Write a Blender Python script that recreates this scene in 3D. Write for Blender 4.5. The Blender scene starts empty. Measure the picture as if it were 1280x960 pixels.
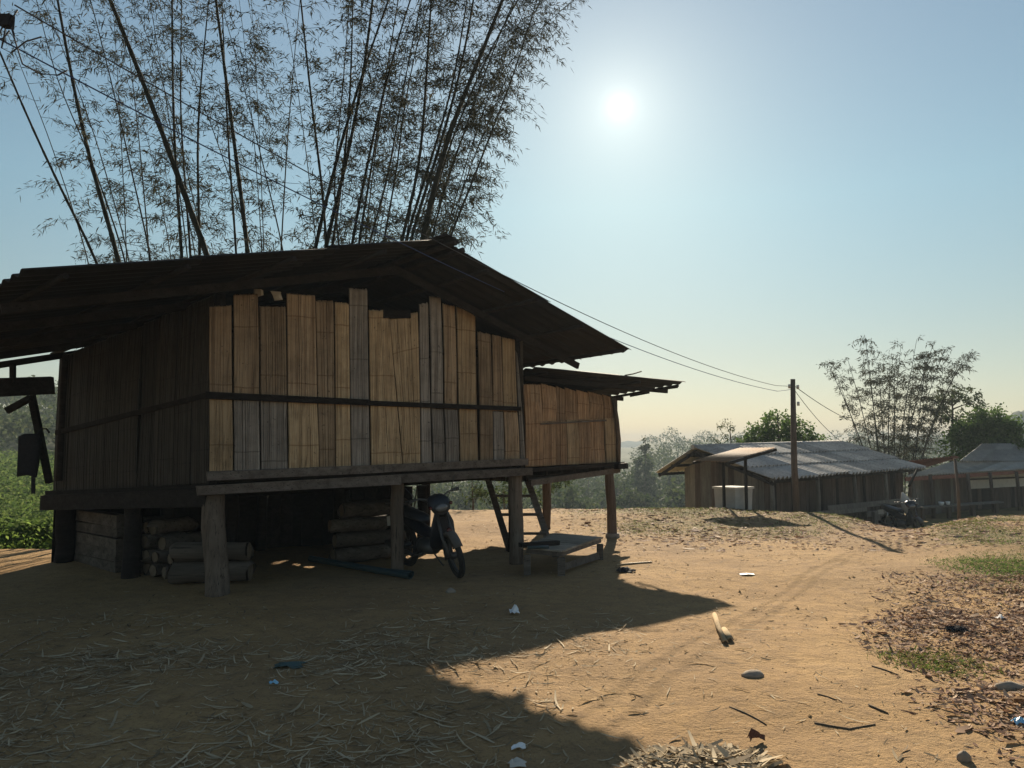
import bpy, math, random
import numpy as np
from mathutils import Vector, Matrix
R = random.Random(7)
NR = np.random.default_rng(7)
C = bpy.context.scene.collection
scn = bpy.context.scene

# ------------------------------------------------------------------ camera
F = 960.0; HOR = 560.0; CAMZ = 1.6
PITCH = math.atan((HOR - 480.0) / F)
cam_d = bpy.data.cameras.new('camera'); cam = bpy.data.objects.new('camera', cam_d); C.objects.link(cam)
cam_d.sensor_width = 36.0; cam_d.lens = 36.0 * F / 1280.0
cam_d.clip_start = 0.05; cam_d.clip_end = 5000
cam.location = (0, 0, CAMZ); cam.rotation_euler = (math.pi / 2 + PITCH, 0, 0)
scn.camera = cam

def ray(px, py):
    u = (px - 640.0) / F; v = (480.0 - py) / F
    return Vector((u, math.cos(PITCH) - v * math.sin(PITCH), math.sin(PITCH) + v * math.cos(PITCH)))
def at(px, py, D):
    r = ray(px, py); return Vector((0, 0, CAMZ)) + r * (D / r.y)
def on_plane(px, py, p0, n):
    r = ray(px, py); o = Vector((0, 0, CAMZ)); return o + r * ((Vector(p0) - o).dot(n) / r.dot(n))
def gnd(px, py, z=0.0):
    r = ray(px, py); return Vector((0, 0, CAMZ)) + r * ((z - CAMZ) / r.z)

SUN = ray(775, 133).normalized()
SUN_EL = math.asin(SUN.z); SUN_AZ = math.atan2(SUN.x, SUN.y)

# ------------------------------------------------------------------ world, sun, exposure
w = bpy.data.worlds.new('World'); scn.world = w; w.use_nodes = True
nt = w.node_tree; nt.nodes.clear()
def wn(t, **k):
    n = nt.nodes.new(t)
    for a, b in k.items(): setattr(n, a, b)
    return n
sky = wn('ShaderNodeTexSky', sky_type='NISHITA', sun_disc=False)
sky.sun_elevation = SUN_EL; sky.sun_rotation = SUN_AZ
sky.altitude = 300; sky.air_density = 0.95; sky.dust_density = 0.15; sky.ozone_density = 0.7
bg = wn('ShaderNodeBackground'); bg.inputs['Strength'].default_value = 0.05
# dry-season smog: a warm dim layer low down, clearer air above
tcs = wn('ShaderNodeTexCoord'); sep = wn('ShaderNodeSeparateXYZ'); nt.links.new(tcs.outputs['Generated'], sep.inputs[0])
smog = wn('ShaderNodeValToRGB'); nt.links.new(sep.outputs['Z'], smog.inputs['Fac'])
for el_, (p_, c_) in zip([smog.color_ramp.elements[0], smog.color_ramp.elements[1], smog.color_ramp.elements.new(0.12), smog.color_ramp.elements.new(0.30)],
                         [(0.0, (0.60, 0.50, 0.42, 1)), (0.75, (0.94, 1.12, 1.0, 1)), (0.12, (0.68, 0.63, 0.52, 1)), (0.30, (0.80, 0.90, 0.76, 1))]): el_.position = p_; el_.color = c_
tint = wn('ShaderNodeVectorMath', operation='MULTIPLY'); nt.links.new(smog.outputs[0], tint.inputs[1])
nt.links.new(sky.outputs[0], tint.inputs[0]); nt.links.new(tint.outputs[0], bg.inputs['Color'])
# the sun itself and its aureole in the dusty air (by angle from the sun)
geo = wn('ShaderNodeTexCoord'); dot = wn('ShaderNodeVectorMath', operation='DOT_PRODUCT')
nrm = wn('ShaderNodeVectorMath', operation='NORMALIZE'); nt.links.new(geo.outputs['Generated'], nrm.inputs[0])
nt.links.new(nrm.outputs[0], dot.inputs[0]); dot.inputs[1].default_value = SUN
mx = wn('ShaderNodeMath', operation='MAXIMUM'); nt.links.new(dot.outputs['Value'], mx.inputs[0]); mx.inputs[1].default_value = 0.0001
last = bg.outputs[0]
AUREOLE = [(70000, 3.0, (1.0, 0.98, 0.88, 1)), (7000, 0.11, (1.0, 0.96, 0.82, 1)), (900, 0.07, (1.0, 0.94, 0.76, 1)), (200, 0.06, (1.0, 0.95, 0.80, 1)), (30, 0.02, (1.0, 0.97, 0.90, 1)), (2.5, 0.03, (0.95, 1.0, 0.85, 1))]
for e, k, col in AUREOLE:
    pw = wn('ShaderNodeMath', operation='POWER'); nt.links.new(mx.outputs[0], pw.inputs[0]); pw.inputs[1].default_value = e
    ml = wn('ShaderNodeMath', operation='MULTIPLY'); nt.links.new(pw.outputs[0], ml.inputs[0]); ml.inputs[1].default_value = k
    b2 = wn('ShaderNodeBackground'); b2.inputs['Color'].default_value = col; nt.links.new(ml.outputs[0], b2.inputs['Strength'])
    ad = wn('ShaderNodeAddShader'); nt.links.new(last, ad.inputs[0]); nt.links.new(b2.outputs[0], ad.inputs[1]); last = ad.outputs[0]
wo = wn('ShaderNodeOutputWorld'); nt.links.new(last, wo.inputs['Surface'])

sl = bpy.data.lights.new('sun', 'SUN'); so = bpy.data.objects.new('sun', sl); C.objects.link(so)
sl.energy = 5.0; sl.angle = math.radians(0.55); sl.color = (1.0, 0.86, 0.66)
so.rotation_euler = SUN.to_track_quat('Z', 'Y').to_euler(); so.location = (5, 30, 25)
vs = scn.view_settings
vs.view_transform = 'Standard'; vs.look = 'None'; vs.gamma = 1.0; vs.use_curve_mapping = False; vs.exposure = 1.22
scn.render.engine = 'CYCLES'
cy = scn.cycles
cy.use_denoising = True; cy.max_bounces = 7; cy.diffuse_bounces = 4; cy.glossy_bounces = 2; cy.transmission_bounces = 3
cy.transparent_max_bounces = 8; cy.volume_bounces = 0; cy.sample_clamp_indirect = 4.0; cy.caustics_reflective = False; cy.caustics_refractive = False

# ------------------------------------------------------------------ mesh helpers
def link(name, me, mat=None, parent=None):
    o = bpy.data.objects.new(name, me); C.objects.link(o)
    if mat is not None and me is not None and len(me.materials) == 0: me.materials.append(mat)
    if parent is not None: o.parent = parent; o.matrix_parent_inverse = Matrix.Translation(-parent.location)
    return o
def tag(o, label=None, cat=None, group=None, kind=None):
    if label: o['label'] = label
    if cat: o['category'] = cat
    if group: o['group'] = group
    if kind: o['kind'] = kind
    return o
def empty(name, loc, label, cat, group=None):
    o = bpy.data.objects.new(name, None); C.objects.link(o); o.location = loc; o.empty_display_size = 0.2
    return tag(o, label, cat, group)
class MB:
    def __init__(s): s.v = []; s.f = []; s.sm = []
    def add(s, v, f, smooth=False):
        b = len(s.v); s.v += [tuple(p) for p in v]; s.f += [tuple(i + b for i in q) for q in f]; s.sm += [smooth] * len(f); return s
    def box(s, c, size, rot=None, jit=0.0):
        hx, hy, hz = size[0] / 2, size[1] / 2, size[2] / 2
        p = [Vector((x * hx + R.uniform(-jit, jit), y * hy + R.uniform(-jit, jit), z * hz + R.uniform(-jit, jit))) for z in (-1, 1) for y in (-1, 1) for x in (-1, 1)]
        if rot is not None: p = [rot @ q for q in p]
        c = Vector(c)
        return s.add([q + c for q in p], [(0, 2, 3, 1), (4, 5, 7, 6), (0, 1, 5, 4), (2, 6, 7, 3), (0, 4, 6, 2), (1, 3, 7, 5)])
    def beam(s, a, b, wd, ht, up=Vector((0, 0, 1)), jit=0.0):
        a = Vector(a); b = Vector(b); d = b - a; L = d.length; x = d.normalized()
        y = up.cross(x).normalized(); z = x.cross(y)
        return s.box((a + b) / 2, (L, wd, ht), Matrix((x, y, z)).transposed(), jit)
    def tube(s, pts, rad, n=8, cap=True, wob=0.0, smooth=True):
        pts = [Vector(p) for p in pts]; N = len(pts)
        if not hasattr(rad, '__len__'): rad = [rad] * N
        vs_ = []; t0 = (pts[1] - pts[0]).normalized()
        ref = Vector((0, 0, 1)) if abs(t0.z) < 0.9 else Vector((1, 0, 0))
        for i in range(N):
            t = (pts[min(i + 1, N - 1)] - pts[max(i - 1, 0)]).normalized()
            u = ref.cross(t).normalized(); v = t.cross(u)
            for k in range(n):
                a = 2 * math.pi * k / n; r = rad[i] * (1 + R.uniform(-wob, wob))
                vs_.append(pts[i] + u * (math.cos(a) * r) + v * (math.sin(a) * r))
        f = [(i * n + k, i * n + (k + 1) % n, (i + 1) * n + (k + 1) % n, (i + 1) * n + k) for i in range(N - 1) for k in range(n)]
        s.add(vs_, f, smooth)
        if cap:
            b = len(s.v) - len(vs_)
            s.f.append(tuple(b + k for k in range(n - 1, -1, -1))); s.sm.append(False)
            s.f.append(tuple(b + (N - 1) * n + k for k in range(n))); s.sm.append(False)
        return s
    def torus(s, c, axis, Rr, r, n=28, m=8):
        axis = Vector(axis).normalized(); u = axis.orthogonal().normalized(); v = axis.cross(u); c = Vector(c); vv = []
        for i in range(n):
            a = 2 * math.pi * i / n; d = u * math.cos(a) + v * math.sin(a)
            for k in range(m):
                b = 2 * math.pi * k / m; vv.append(c + d * (Rr + r * math.cos(b)) + axis * (r * math.sin(b)))
        f = [(i * m + k, ((i + 1) % n) * m + k, ((i + 1) % n) * m + (k + 1) % m, i * m + (k + 1) % m) for i in range(n) for k in range(m)]
        return s.add(vv, f, True)
    def loft(s, secs, closed=True, cap=True, smooth=True):
        n = len(secs[0]); vv = [p for q in secs for p in q]; f = []
        for i in range(len(secs) - 1):
            for k in range(n if closed else n - 1):
                f.append((i * n + k, i * n + (k + 1) % n, (i + 1) * n + (k + 1) % n, (i + 1) * n + k))
        if cap and closed: f += [tuple(range(n - 1, -1, -1)), tuple((len(secs) - 1) * n + k for k in range(n))]
        return s.add(vv, f, smooth)
    def mesh(s, name):
        me = bpy.data.meshes.new(name); me.from_pydata([tuple(v) for v in s.v], [], s.f)
        if any(s.sm): me.polygons.foreach_set('use_smooth', s.sm)
        me.update(); return me
    def build(s, name, mat, parent=None): return link(name, s.mesh(name), mat, parent)
def np_mesh(name, verts, faces, smooth=False):
    """verts (N,3), faces (M,k) with a constant k"""
    me = bpy.data.meshes.new(name); M, k = faces.shape
    me.vertices.add(len(verts)); me.vertices.foreach_set('co', np.ascontiguousarray(verts, dtype=np.float32).ravel())
    me.loops.add(M * k); me.loops.foreach_set('vertex_index', np.ascontiguousarray(faces, dtype=np.int32).ravel())
    me.polygons.add(M); me.polygons.foreach_set('loop_start', np.arange(0, M * k, k, dtype=np.int32))
    me.polygons.foreach_set('loop_total', np.full(M, k, dtype=np.int32))
    if smooth: me.polygons.foreach_set('use_smooth', np.ones(M, dtype=bool))
    me.update(calc_edges=True); me.validate(); return me
def face_attr(me, name, vals):
    a = me.attributes.new(name, 'FLOAT', 'FACE'); a.data.foreach_set('value', np.asarray(vals, dtype=np.float32))
def vert_attr(me, name, vals):
    a = me.attributes.new(name, 'FLOAT', 'POINT'); a.data.foreach_set('value', np.asarray(vals, dtype=np.float32))

# ------------------------------------------------------------------ material helpers
class Mat:
    def __init__(s, name, rough=0.85, spec=0.3):
        s.m = bpy.data.materials.new(name); s.m.use_nodes = True; s.t = s.m.node_tree
        s.b = s.t.nodes['Principled BSDF']; s.b.inputs['Roughness'].default_value = rough; s.b.inputs['Specular IOR Level'].default_value = spec
    def n(s, t, ins=None, **k):
        x = s.t.nodes.new(t)
        for a, b in k.items(): setattr(x, a, b)
        for a, b in (ins or {}).items():
            if isinstance(b, bpy.types.NodeSocket): s.t.links.new(b, x.inputs[a])
            else: x.inputs[a].default_value = b
        return x
    def l(s, a, b): s.t.links.new(a, b)
    def noise(s, vec, scale, detail=4, rough=0.55, dist=0.0):
        return s.n('ShaderNodeTexNoise', {'Vector': vec, 'Scale': scale, 'Detail': detail, 'Roughness': rough, 'Distortion': dist}).outputs['Fac']
    def mapping(s, vec, sc): return s.n('ShaderNodeMapping', {'Vector': vec, 'Scale': sc}).outputs[0]
    def ramp(s, fac, stops, interp='LINEAR'):
        r = s.n('ShaderNodeValToRGB', {'Fac': fac}); r.color_ramp.interpolation = interp; e = r.color_ramp.elements
        while len(e) < len(stops): e.new(0.5)
        for el, (p, c) in zip(e, stops): el.position = p; el.color = (*c, 1) if len(c) == 3 else c
        return r.outputs[0]
    def mix(s, fac, a, b, mode='MIX'):
        x = s.n('ShaderNodeMix', data_type='RGBA', blend_type=mode)
        for sock, v in ((x.inputs[0], fac), (x.inputs[6], a), (x.inputs[7], b)):
            if isinstance(v, bpy.types.NodeSocket): s.l(v, sock)
            else: sock.default_value = v if not hasattr(v, '__len__') else (*v, 1)
        return x.outputs[2]
    def math(s, op, a, b=0.0):
        x = s.n('ShaderNodeMath', operation=op)
        for i, v in enumerate((a, b)):
            if isinstance(v, bpy.types.NodeSocket): s.l(v, x.inputs[i])
            else: x.inputs[i].default_value = v
        return x.outputs[0]
    def bump(s, h, st, dist=0.02): s.l(s.n('ShaderNodeBump', {'Height': h, 'Strength': st, 'Distance': dist}).outputs[0], s.b.inputs['Normal'])
    def col(s, c):
        if isinstance(c, bpy.types.NodeSocket): s.l(c, s.b.inputs['Base Color'])
        else: s.b.inputs['Base Color'].default_value = (*c, 1)
    def obj(s): return s.n('ShaderNodeTexCoord').outputs['Object']
    def rnd(s): return s.n('ShaderNodeObjectInfo').outputs['Random']
    def attr(s, nm): return s.n('ShaderNodeAttribute', attribute_name=nm).outputs['Fac']
M = {}
def plain(name, c, rough=0.7, spec=0.3, metal=0.0, var=0.25, sc=9.0):
    k = Mat(name, rough, spec); k.b.inputs['Metallic'].default_value = metal
    nz = k.noise(k.obj(), sc, 5, 0.6)
    k.col(k.mix(nz, tuple(x * (1 - var) for x in c), tuple(min(1, x * (1 + var)) for x in c))); M[name] = k.m; return k.m
def wood(name, c0, c1, c2, along='z', sc=14.0, bump=0.5, rough=0.9):
    """grain stretched along one axis, with darker streaks, pale wear and per piece tone"""
    k = Mat(name, rough, 0.15); v = k.obj()
    s = {'x': (0.07, 1, 1), 'y': (1, 0.07, 1), 'z': (1, 1, 0.07)}[along]
    off = k.n('ShaderNodeVectorMath', {0: v, 1: k.n('ShaderNodeCombineXYZ', {0: k.math('MULTIPLY', k.rnd(), 37.0), 1: k.math('MULTIPLY', k.rnd(), 11.0), 2: k.math('MULTIPLY', k.rnd(), 53.0)}).outputs[0]}, operation='ADD').outputs[0]
    g = k.noise(k.mapping(off, s), sc, 6, 0.65, 0.3); g2 = k.noise(k.mapping(off, s), sc * 4.5, 3, 0.6)
    big = k.noise(off, 1.6, 4, 0.6)
    c = k.ramp(g, [(0.25, c0), (0.5, c1), (0.8, c2)])
    c = k.mix(k.ramp(g2, [(0.28, (1, 1, 1)), (0.42, (0, 0, 0))]), c, tuple(x * 0.3 for x in c0))
    c = k.mix(k.math('MULTIPLY', k.ramp(big, [(0.45, (0, 0, 0)), (0.7, (1, 1, 1))]), 0.45), c, tuple(x * 0.55 for x in c1))
    t = k.math('MULTIPLY_ADD', k.rnd(), 0.5)
    t.node.inputs[2].default_value = 0.75
    hs = k.n('ShaderNodeHueSaturation', {'Color': c, 'Value': t}).outputs[0]
    k.col(hs); k.bump(k.math('ADD', g, g2), bump, 0.01); M[name] = k.m; return k.m
def bamboo(name, c0, c1, c2, ring):
    """flattened bamboo: fine vertical fibres, cracks, a dark ring at the joints (vertex attribute)"""
    k = Mat(name, 0.62, 0.25); v = k.obj()
    off = k.n('ShaderNodeVectorMath', {0: v, 1: k.n('ShaderNodeCombineXYZ', {0: k.math('MULTIPLY', k.rnd(), 41.0), 1: 0.0, 2: k.math('MULTIPLY', k.rnd(), 23.0)}).outputs[0]}, operation='ADD').outputs[0]
    f1 = k.noise(k.mapping(off, (1, 1, 0.03)), 60, 4, 0.6); f2 = k.noise(k.mapping(off, (1, 1, 0.02)), 22, 3, 0.5, 0.2); f3 = k.noise(off, 3.2, 5, 0.65)
    c = k.ramp(f2, [(0.28, c0), (0.52, c1), (0.78, c2)])
    c = k.mix(k.math('MULTIPLY', k.ramp(f1, [(0.30, (1, 1, 1)), (0.44, (0, 0, 0))]), 0.75), c, tuple(x * 0.22 for x in c0))
    c = k.mix(k.math('MULTIPLY', k.ramp(f3, [(0.45, (0, 0, 0)), (0.75, (1, 1, 1))]), 0.6), c, tuple(x * 0.5 for x in c0))
    spk = k.noise(off, 28, 2, 0.5)
    c = k.mix(k.ramp(spk, [(0.68, (0, 0, 0)), (0.74, (0.7, 0.7, 0.7))]), c, tuple(x * 0.25 for x in c0))
    c = k.mix(k.math('MULTIPLY', k.attr('ring'), 0.55), c, ring)
    t = k.math('MULTIPLY_ADD', k.rnd(), 0.5); t.node.inputs[2].default_value = 0.76
    k.col(k.n('ShaderNodeHueSaturation', {'Color': c, 'Value': t}).outputs[0])
    k.bump(k.math('ADD', f1, k.math('MULTIPLY', f2, 0.6)), 0.5, 0.006); M[name] = k.m; return k.m
bamboo('bamboo_tan', (0.28, 0.195, 0.11), (0.43, 0.313, 0.187), (0.54, 0.41, 0.255), (0.16, 0.085, 0.035))
bamboo('bamboo_brown', (0.19, 0.128, 0.077), (0.315, 0.226, 0.143), (0.42, 0.315, 0.205), (0.12, 0.065, 0.03))
bamboo('bamboo_grey', (0.15, 0.128, 0.108), (0.25, 0.22, 0.19), (0.335, 0.30, 0.26), (0.07, 0.06, 0.05))
bamboo('bamboo_russet', (0.21, 0.125, 0.068), (0.34, 0.22, 0.125), (0.44, 0.30, 0.18), (0.13, 0.055, 0.022))
bamboo('bamboo_dark', (0.07, 0.05, 0.035), (0.13, 0.10, 0.07), (0.18, 0.14, 0.10), (0.04, 0.03, 0.02))
bamboo('bamboo_shaded', (0.014, 0.012, 0.010), (0.027, 0.023, 0.019), (0.042, 0.036, 0.031), (0.008, 0.007, 0.006))  # shade of the left wall put into a darker bamboo colour
wood('weathered_wood', (0.06, 0.05, 0.042), (0.12, 0.10, 0.085), (0.19, 0.165, 0.14), 'x')
wood('post_wood', (0.07, 0.052, 0.04), (0.14, 0.108, 0.083), (0.22, 0.18, 0.14), 'z')
wood('deck_wood', (0.18, 0.145, 0.11), (0.30, 0.255, 0.20), (0.40, 0.35, 0.285), 'x')
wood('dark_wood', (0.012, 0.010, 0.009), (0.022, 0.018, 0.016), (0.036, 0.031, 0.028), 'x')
wood('log_wood', (0.05, 0.04, 0.032), (0.10, 0.082, 0.066), (0.17, 0.14, 0.115), 'x', 9)
wood('board_brown', (0.05, 0.036, 0.03), (0.10, 0.075, 0.06), (0.15, 0.12, 0.098), 'z')
wood('board_pale', (0.11, 0.098, 0.083), (0.20, 0.18, 0.155), (0.28, 0.257, 0.225), 'z')
plain('log_end', (0.15, 0.115, 0.08), 0.9, 0.1, var=0.4, sc=20)
def roofmat(name, c0, c1, c2, stain):
    k = Mat(name, 0.75, 0.3); v = k.obj()
    a = k.noise(v, 2.2, 6, 0.65); b = k.noise(v, 17, 4, 0.6)
    c = k.ramp(k.math('MULTIPLY_ADD', a, 0.7), [(0.3, c0), (0.55, c1), (0.8, c2)])
    c.node.inputs[0].links[0].from_node.inputs[2].default_value = 0.15
    c = k.mix(k.math('MULTIPLY', k.ramp(b, [(0.5, (0, 0, 0)), (0.68, (1, 1, 1))]), 0.6), c, stain)
    t = k.math('MULTIPLY_ADD', k.rnd(), 0.35); t.node.inputs[2].default_value = 0.82
    k.col(k.n('ShaderNodeHueSaturation', {'Color': c, 'Value': t}).outputs[0]); k.bump(b, 0.25, 0.01); M[name] = k.m
roofmat('fibre_cement', (0.26, 0.25, 0.235), (0.42, 0.405, 0.38), (0.52, 0.505, 0.48), (0.13, 0.125, 0.115))
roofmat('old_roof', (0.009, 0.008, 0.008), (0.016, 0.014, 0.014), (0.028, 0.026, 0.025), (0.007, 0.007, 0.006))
roofmat('rusty_sheet', (0.15, 0.085, 0.045), (0.27, 0.165, 0.085), (0.36, 0.25, 0.15), (0.10, 0.05, 0.025))
roofmat('red_sheet', (0.16, 0.06, 0.04), (0.24, 0.10, 0.07), (0.30, 0.15, 0.11), (0.09, 0.04, 0.03))
plain('concrete', (0.40, 0.395, 0.375), 0.9, 0.2, var=0.3, sc=6)
plain('whitewash', (0.52, 0.50, 0.46), 0.9, 0.2, var=0.3, sc=5)
plain('black_plastic', (0.018, 0.018, 0.02), 0.45, 0.4, var=0.2)
plain('tyre', (0.03, 0.029, 0.028), 0.9, 0.2, var=0.4, sc=30)
plain('blue_plastic', (0.008, 0.011, 0.018), 0.5, 0.5, var=0.15)
plain('dusty_grey', (0.11, 0.10, 0.09), 0.7, 0.2, var=0.3, sc=14)
plain('chrome', (0.45, 0.45, 0.45), 0.3, 0.5, metal=1.0)
plain('steel', (0.10, 0.098, 0.095), 0.55, 0.4, metal=0.6)
plain('red_lens', (0.10, 0.02, 0.015), 0.2, 0.5)
plain('clear_lens', (0.14, 0.145, 0.15), 0.12, 0.6)
plain('pipe_blue', (0.03, 0.055, 0.06), 0.4, 0.4, var=0.2)
plain('wire', (0.05, 0.05, 0.055), 0.6, 0.3)
plain('wire_blue', (0.03, 0.05, 0.14), 0.6, 0.3)
plain('porcelain', (0.5, 0.49, 0.46), 0.3, 0.5)
plain('white_plastic', (0.75, 0.75, 0.74), 0.5, 0.4, var=0.1)
plain('teal_plastic', (0.035, 0.075, 0.072), 0.5, 0.4)
plain('sky_plastic', (0.25, 0.50, 0.68), 0.4, 0.4, var=0.15)
plain('dark_cloth', (0.022, 0.022, 0.026), 0.95, 0.1, var=0.4, sc=25)
plain('pale_cloth', (0.50, 0.47, 0.42), 0.95, 0.1, var=0.2, sc=15)
plain('dry_piece', (0.36, 0.27, 0.165), 0.95, 0.05, var=0.3, sc=12)
plain('stone', (0.28, 0.23, 0.18), 0.95, 0.15, var=0.45, sc=18)
plain('brown_leather', (0.11, 0.045, 0.028), 0.7, 0.3)
def leafmat(name, c0, c1, c2, trans=0.35, rough=0.9):
    k = Mat(name, rough, 0.06); a = k.attr('tone')
    c = k.ramp(a, [(0.0, c0), (0.5, c1), (1.0, c2)]); k.col(c)
    tr = k.n('ShaderNodeBsdfTranslucent', {'Color': c}); ms = k.n('ShaderNodeMixShader', {0: trans, 1: k.b.outputs[0], 2: tr.outputs[0]})
    k.l(ms.outputs[0], k.t.nodes['Material Output'].inputs['Surface']); M[name] = k.m
leafmat('bamboo_leaf', (0.025, 0.028, 0.015), (0.045, 0.046, 0.024), (0.10, 0.082, 0.04), 0.2)
leafmat('green_leaf', (0.035, 0.07, 0.018), (0.075, 0.13, 0.03), (0.12, 0.18, 0.05), 0.42)
leafmat('crop_leaf', (0.05, 0.09, 0.025), (0.09, 0.14, 0.035), (0.16, 0.21, 0.06), 0.4)
leafmat('bright_leaf', (0.10, 0.17, 0.03), (0.16, 0.25, 0.05), (0.24, 0.33, 0.08), 0.45)
leafmat('forest_leaf', (0.03, 0.05, 0.02), (0.055, 0.08, 0.03), (0.10, 0.115, 0.045), 0.3)
leafmat('grass_blade', (0.16, 0.13, 0.05), (0.11, 0.13, 0.035), (0.09, 0.15, 0.03), 0.35)
leafmat('dry_straw', (0.13, 0.095, 0.06), (0.33, 0.255, 0.155), (0.55, 0.45, 0.30), 0.15, 0.8)
leafmat('dead_leaf', (0.10, 0.05, 0.035), (0.25, 0.145, 0.095), (0.46, 0.34, 0.235), 0.15, 0.8)
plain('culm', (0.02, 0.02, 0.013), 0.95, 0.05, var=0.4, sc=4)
plain('bark', (0.10, 0.08, 0.06), 0.95, 0.1, var=0.4, sc=12)

# ------------------------------------------------------------------ ground
def ss(a, b, t):
    u = np.clip((t - a) / (b - a), 0, 1); return u * u * (3 - 2 * u)
_ph = NR.uniform(0, 6.28, (24, 2)); _k = [(NR.uniform(-1, 1), NR.uniform(-1, 1)) for _ in range(24)]
def wob(x, y, base, octs=8, start=0):
    z = 0.0
    for i in range(octs):
        kx, ky = _k[start + i]; s = base * 1.55 ** i; nk = math.hypot(kx, ky)
        z = z + np.sin((x * kx + y * ky) / nk * s + _ph[start + i, 0]) * np.sin((x * ky - y * kx) / nk * s * 0.8 + _ph[start + i, 1]) / 1.45 ** i
    return z
def gz(x, y):
    x = np.asarray(x, float); y = np.asarray(y, float)
    near = (0.022 * wob(x, y, 0.9, 8) + 0.006 * wob(x, y, 5.0, 6, 12)) * ss(0.5, 4, np.abs(x) + np.abs(y))
    mound = 0.17 * np.exp(-((x - 4.6) / 3.6) ** 2 - ((y - 17.6) / 2.2) ** 2)
    # middle: the yard ends at 19 m and the valley drops away
    mid = -0.30 * np.maximum(0, y - 20.0) * ss(19, 24, y); mid = np.maximum(mid, -9.0 + 0.8 * wob(x, y, 0.05, 5, 8)) + 0.04 * np.clip(y - 130, 0, 250)
    # right: lower terrace carrying the neighbours' houses
    terr = -0.75 * ss(18.0, 21.5, y) - 0.22 * np.maximum(0, y - 40); terr = np.maximum(terr, -8.0) + 0.05 * np.clip(y - 90, 0, 250)
    rt = ss(3.0, 8.0, x - 0.16 * (y - 20))
    z = mid * (1 - rt) + terr * rt
    # left: dip with a crop field, then a wooded hill
    lf = np.interp(y, [0, 12.5, 14.5, 20, 60, 85, 120, 200, 300], [0, 0, -0.45, -0.95, 0.2, 1.2, 7.0, 12, 12])
    a = x / np.maximum(y, 1.0); L = ss(-0.34, -0.50, a) * ss(6, 11, y)
    z = z * (1 - L) + lf * L
    # the path sinks between banks on its way to the terrace
    t = np.clip((y - 13.0) / 9.0, 0, 1); px = 6.2 + 5.2 * t
    z = z - 0.30 * ss(13.2, 18, y) * (1 - ss(20, 23, y)) * np.exp(-((x - px) / 1.15) ** 2)
    # shallow wheel tracks of the path in the yard
    pc = 1.3 + 0.36 * (y - 3); z = z - 0.014 * (1 - ss(10, 13, y)) * (np.exp(-((x - pc - 0.6) / 0.45) ** 2) + np.exp(-((x - pc + 0.7) / 0.45) ** 2))
    # right bank with litter
    z = z + 0.10 * ss(0.4, 2.0, x - (1.9 + 0.42 * (y - 3))) * ss(2, 4, y) * (1 - ss(15, 18, y))
    return z + mound + near * (1 - ss(25, 40, y))
def g1(x, y): return float(gz(x, y))
def axis(n, lo, hi, s, c=0.0):
    t = np.linspace(math.asinh((lo - c) / s), math.asinh((hi - c) / s), n); return c + s * np.sinh(t)
GX = axis(430, -980, 980, 4.0, 0.5); GY = axis(430, -45, 1130, 5.5, 6.0)
XX, YY = np.meshgrid(GX, GY); ZZ = gz(XX, YY)
nx, ny = len(GX), len(GY); idx = np.arange(nx * ny).reshape(ny, nx)
gf = np.stack([idx[:-1, :-1], idx[:-1, 1:], idx[1:, 1:], idx[1:, :-1]], -1).reshape(-1, 4)
gm = np_mesh('ground', np.stack([XX, YY, ZZ], -1).reshape(-1, 3), gf, True)
def grassiness(x, y):
    x = np.asarray(x, float); y = np.asarray(y, float)
    bank = ss(0.2, 1.6, x - (2.1 + 0.43 * (y - 3))) * ss(7.0, 10, y)
    crest = ss(13.0, 16.0, y) * ss(0.8, 2.5, x) * (1 - ss(0.4, 1.4, np.abs(0)) * 0) * ss(0.6, 1.5, np.abs(x - (6.2 + 5.2 * np.clip((y - 13.0) / 9.0, 0, 1))))
    far = ss(20, 26, y)
    left = ss(-0.3, -0.5, x / np.maximum(y, 1)) * ss(12.5, 14, y)
    return np.clip(np.maximum.reduce([bank, crest * 1.0, far, left]) * (0.75 + 0.45 * wob(x, y, 1.3, 5, 14)), 0, 1)
vert_attr(gm, 'woods', (ss(24, 40, YY) * np.maximum(ss(-0.5, -0.4, XX / np.maximum(YY, 1)), ss(62, 75, YY))).ravel())
vert_attr(gm, 'grass', grassiness(XX, YY).ravel())
k = Mat('dirt', 0.95, 0.08); p = k.n('ShaderNodeNewGeometry').outputs['Position']
n1 = k.noise(p, 0.55, 6, 0.6); n2 = k.noise(p, 5.5, 6, 0.65); n3 = k.noise(p, 38, 5, 0.7); n4 = k.noise(p, 150, 3, 0.6)
c = k.ramp(n1, [(0.3, (0.28, 0.172, 0.076)), (0.55, (0.37, 0.235, 0.105)), (0.75, (0.43, 0.285, 0.135))])
n0 = k.noise(p, 0.22, 5, 0.6, 0.6)
c = k.mix(k.math('MULTIPLY', k.ramp(n0, [(0.42, (0, 0, 0)), (0.62, (1, 1, 1))]), 0.5), c, (0.235, 0.16, 0.095))
c = k.mix(k.math('MULTIPLY', k.ramp(n2, [(0.44, (0, 0, 0)), (0.70, (1, 1, 1))]), 0.55), c, (0.17, 0.112, 0.066))
c = k.mix(k.math('MULTIPLY', k.ramp(n3, [(0.52, (0, 0, 0)), (0.68, (1, 1, 1))]), 0.6), c, (0.12, 0.082, 0.052))
c = k.mix(k.math('MULTIPLY', k.ramp(n4, [(0.60, (0, 0, 0)), (0.70, (1, 1, 1))]), 0.5), c, (0.48, 0.37, 0.24))
gr = k.math('MULTIPLY', k.attr('grass'), k.ramp(n2, [(0.3, (0.25, 0.25, 0.25)), (0.6, (1, 1, 1))]))
c = k.mix(gr, c, k.mix(n3, (0.075, 0.085, 0.03), (0.16, 0.13, 0.055)))
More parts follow.
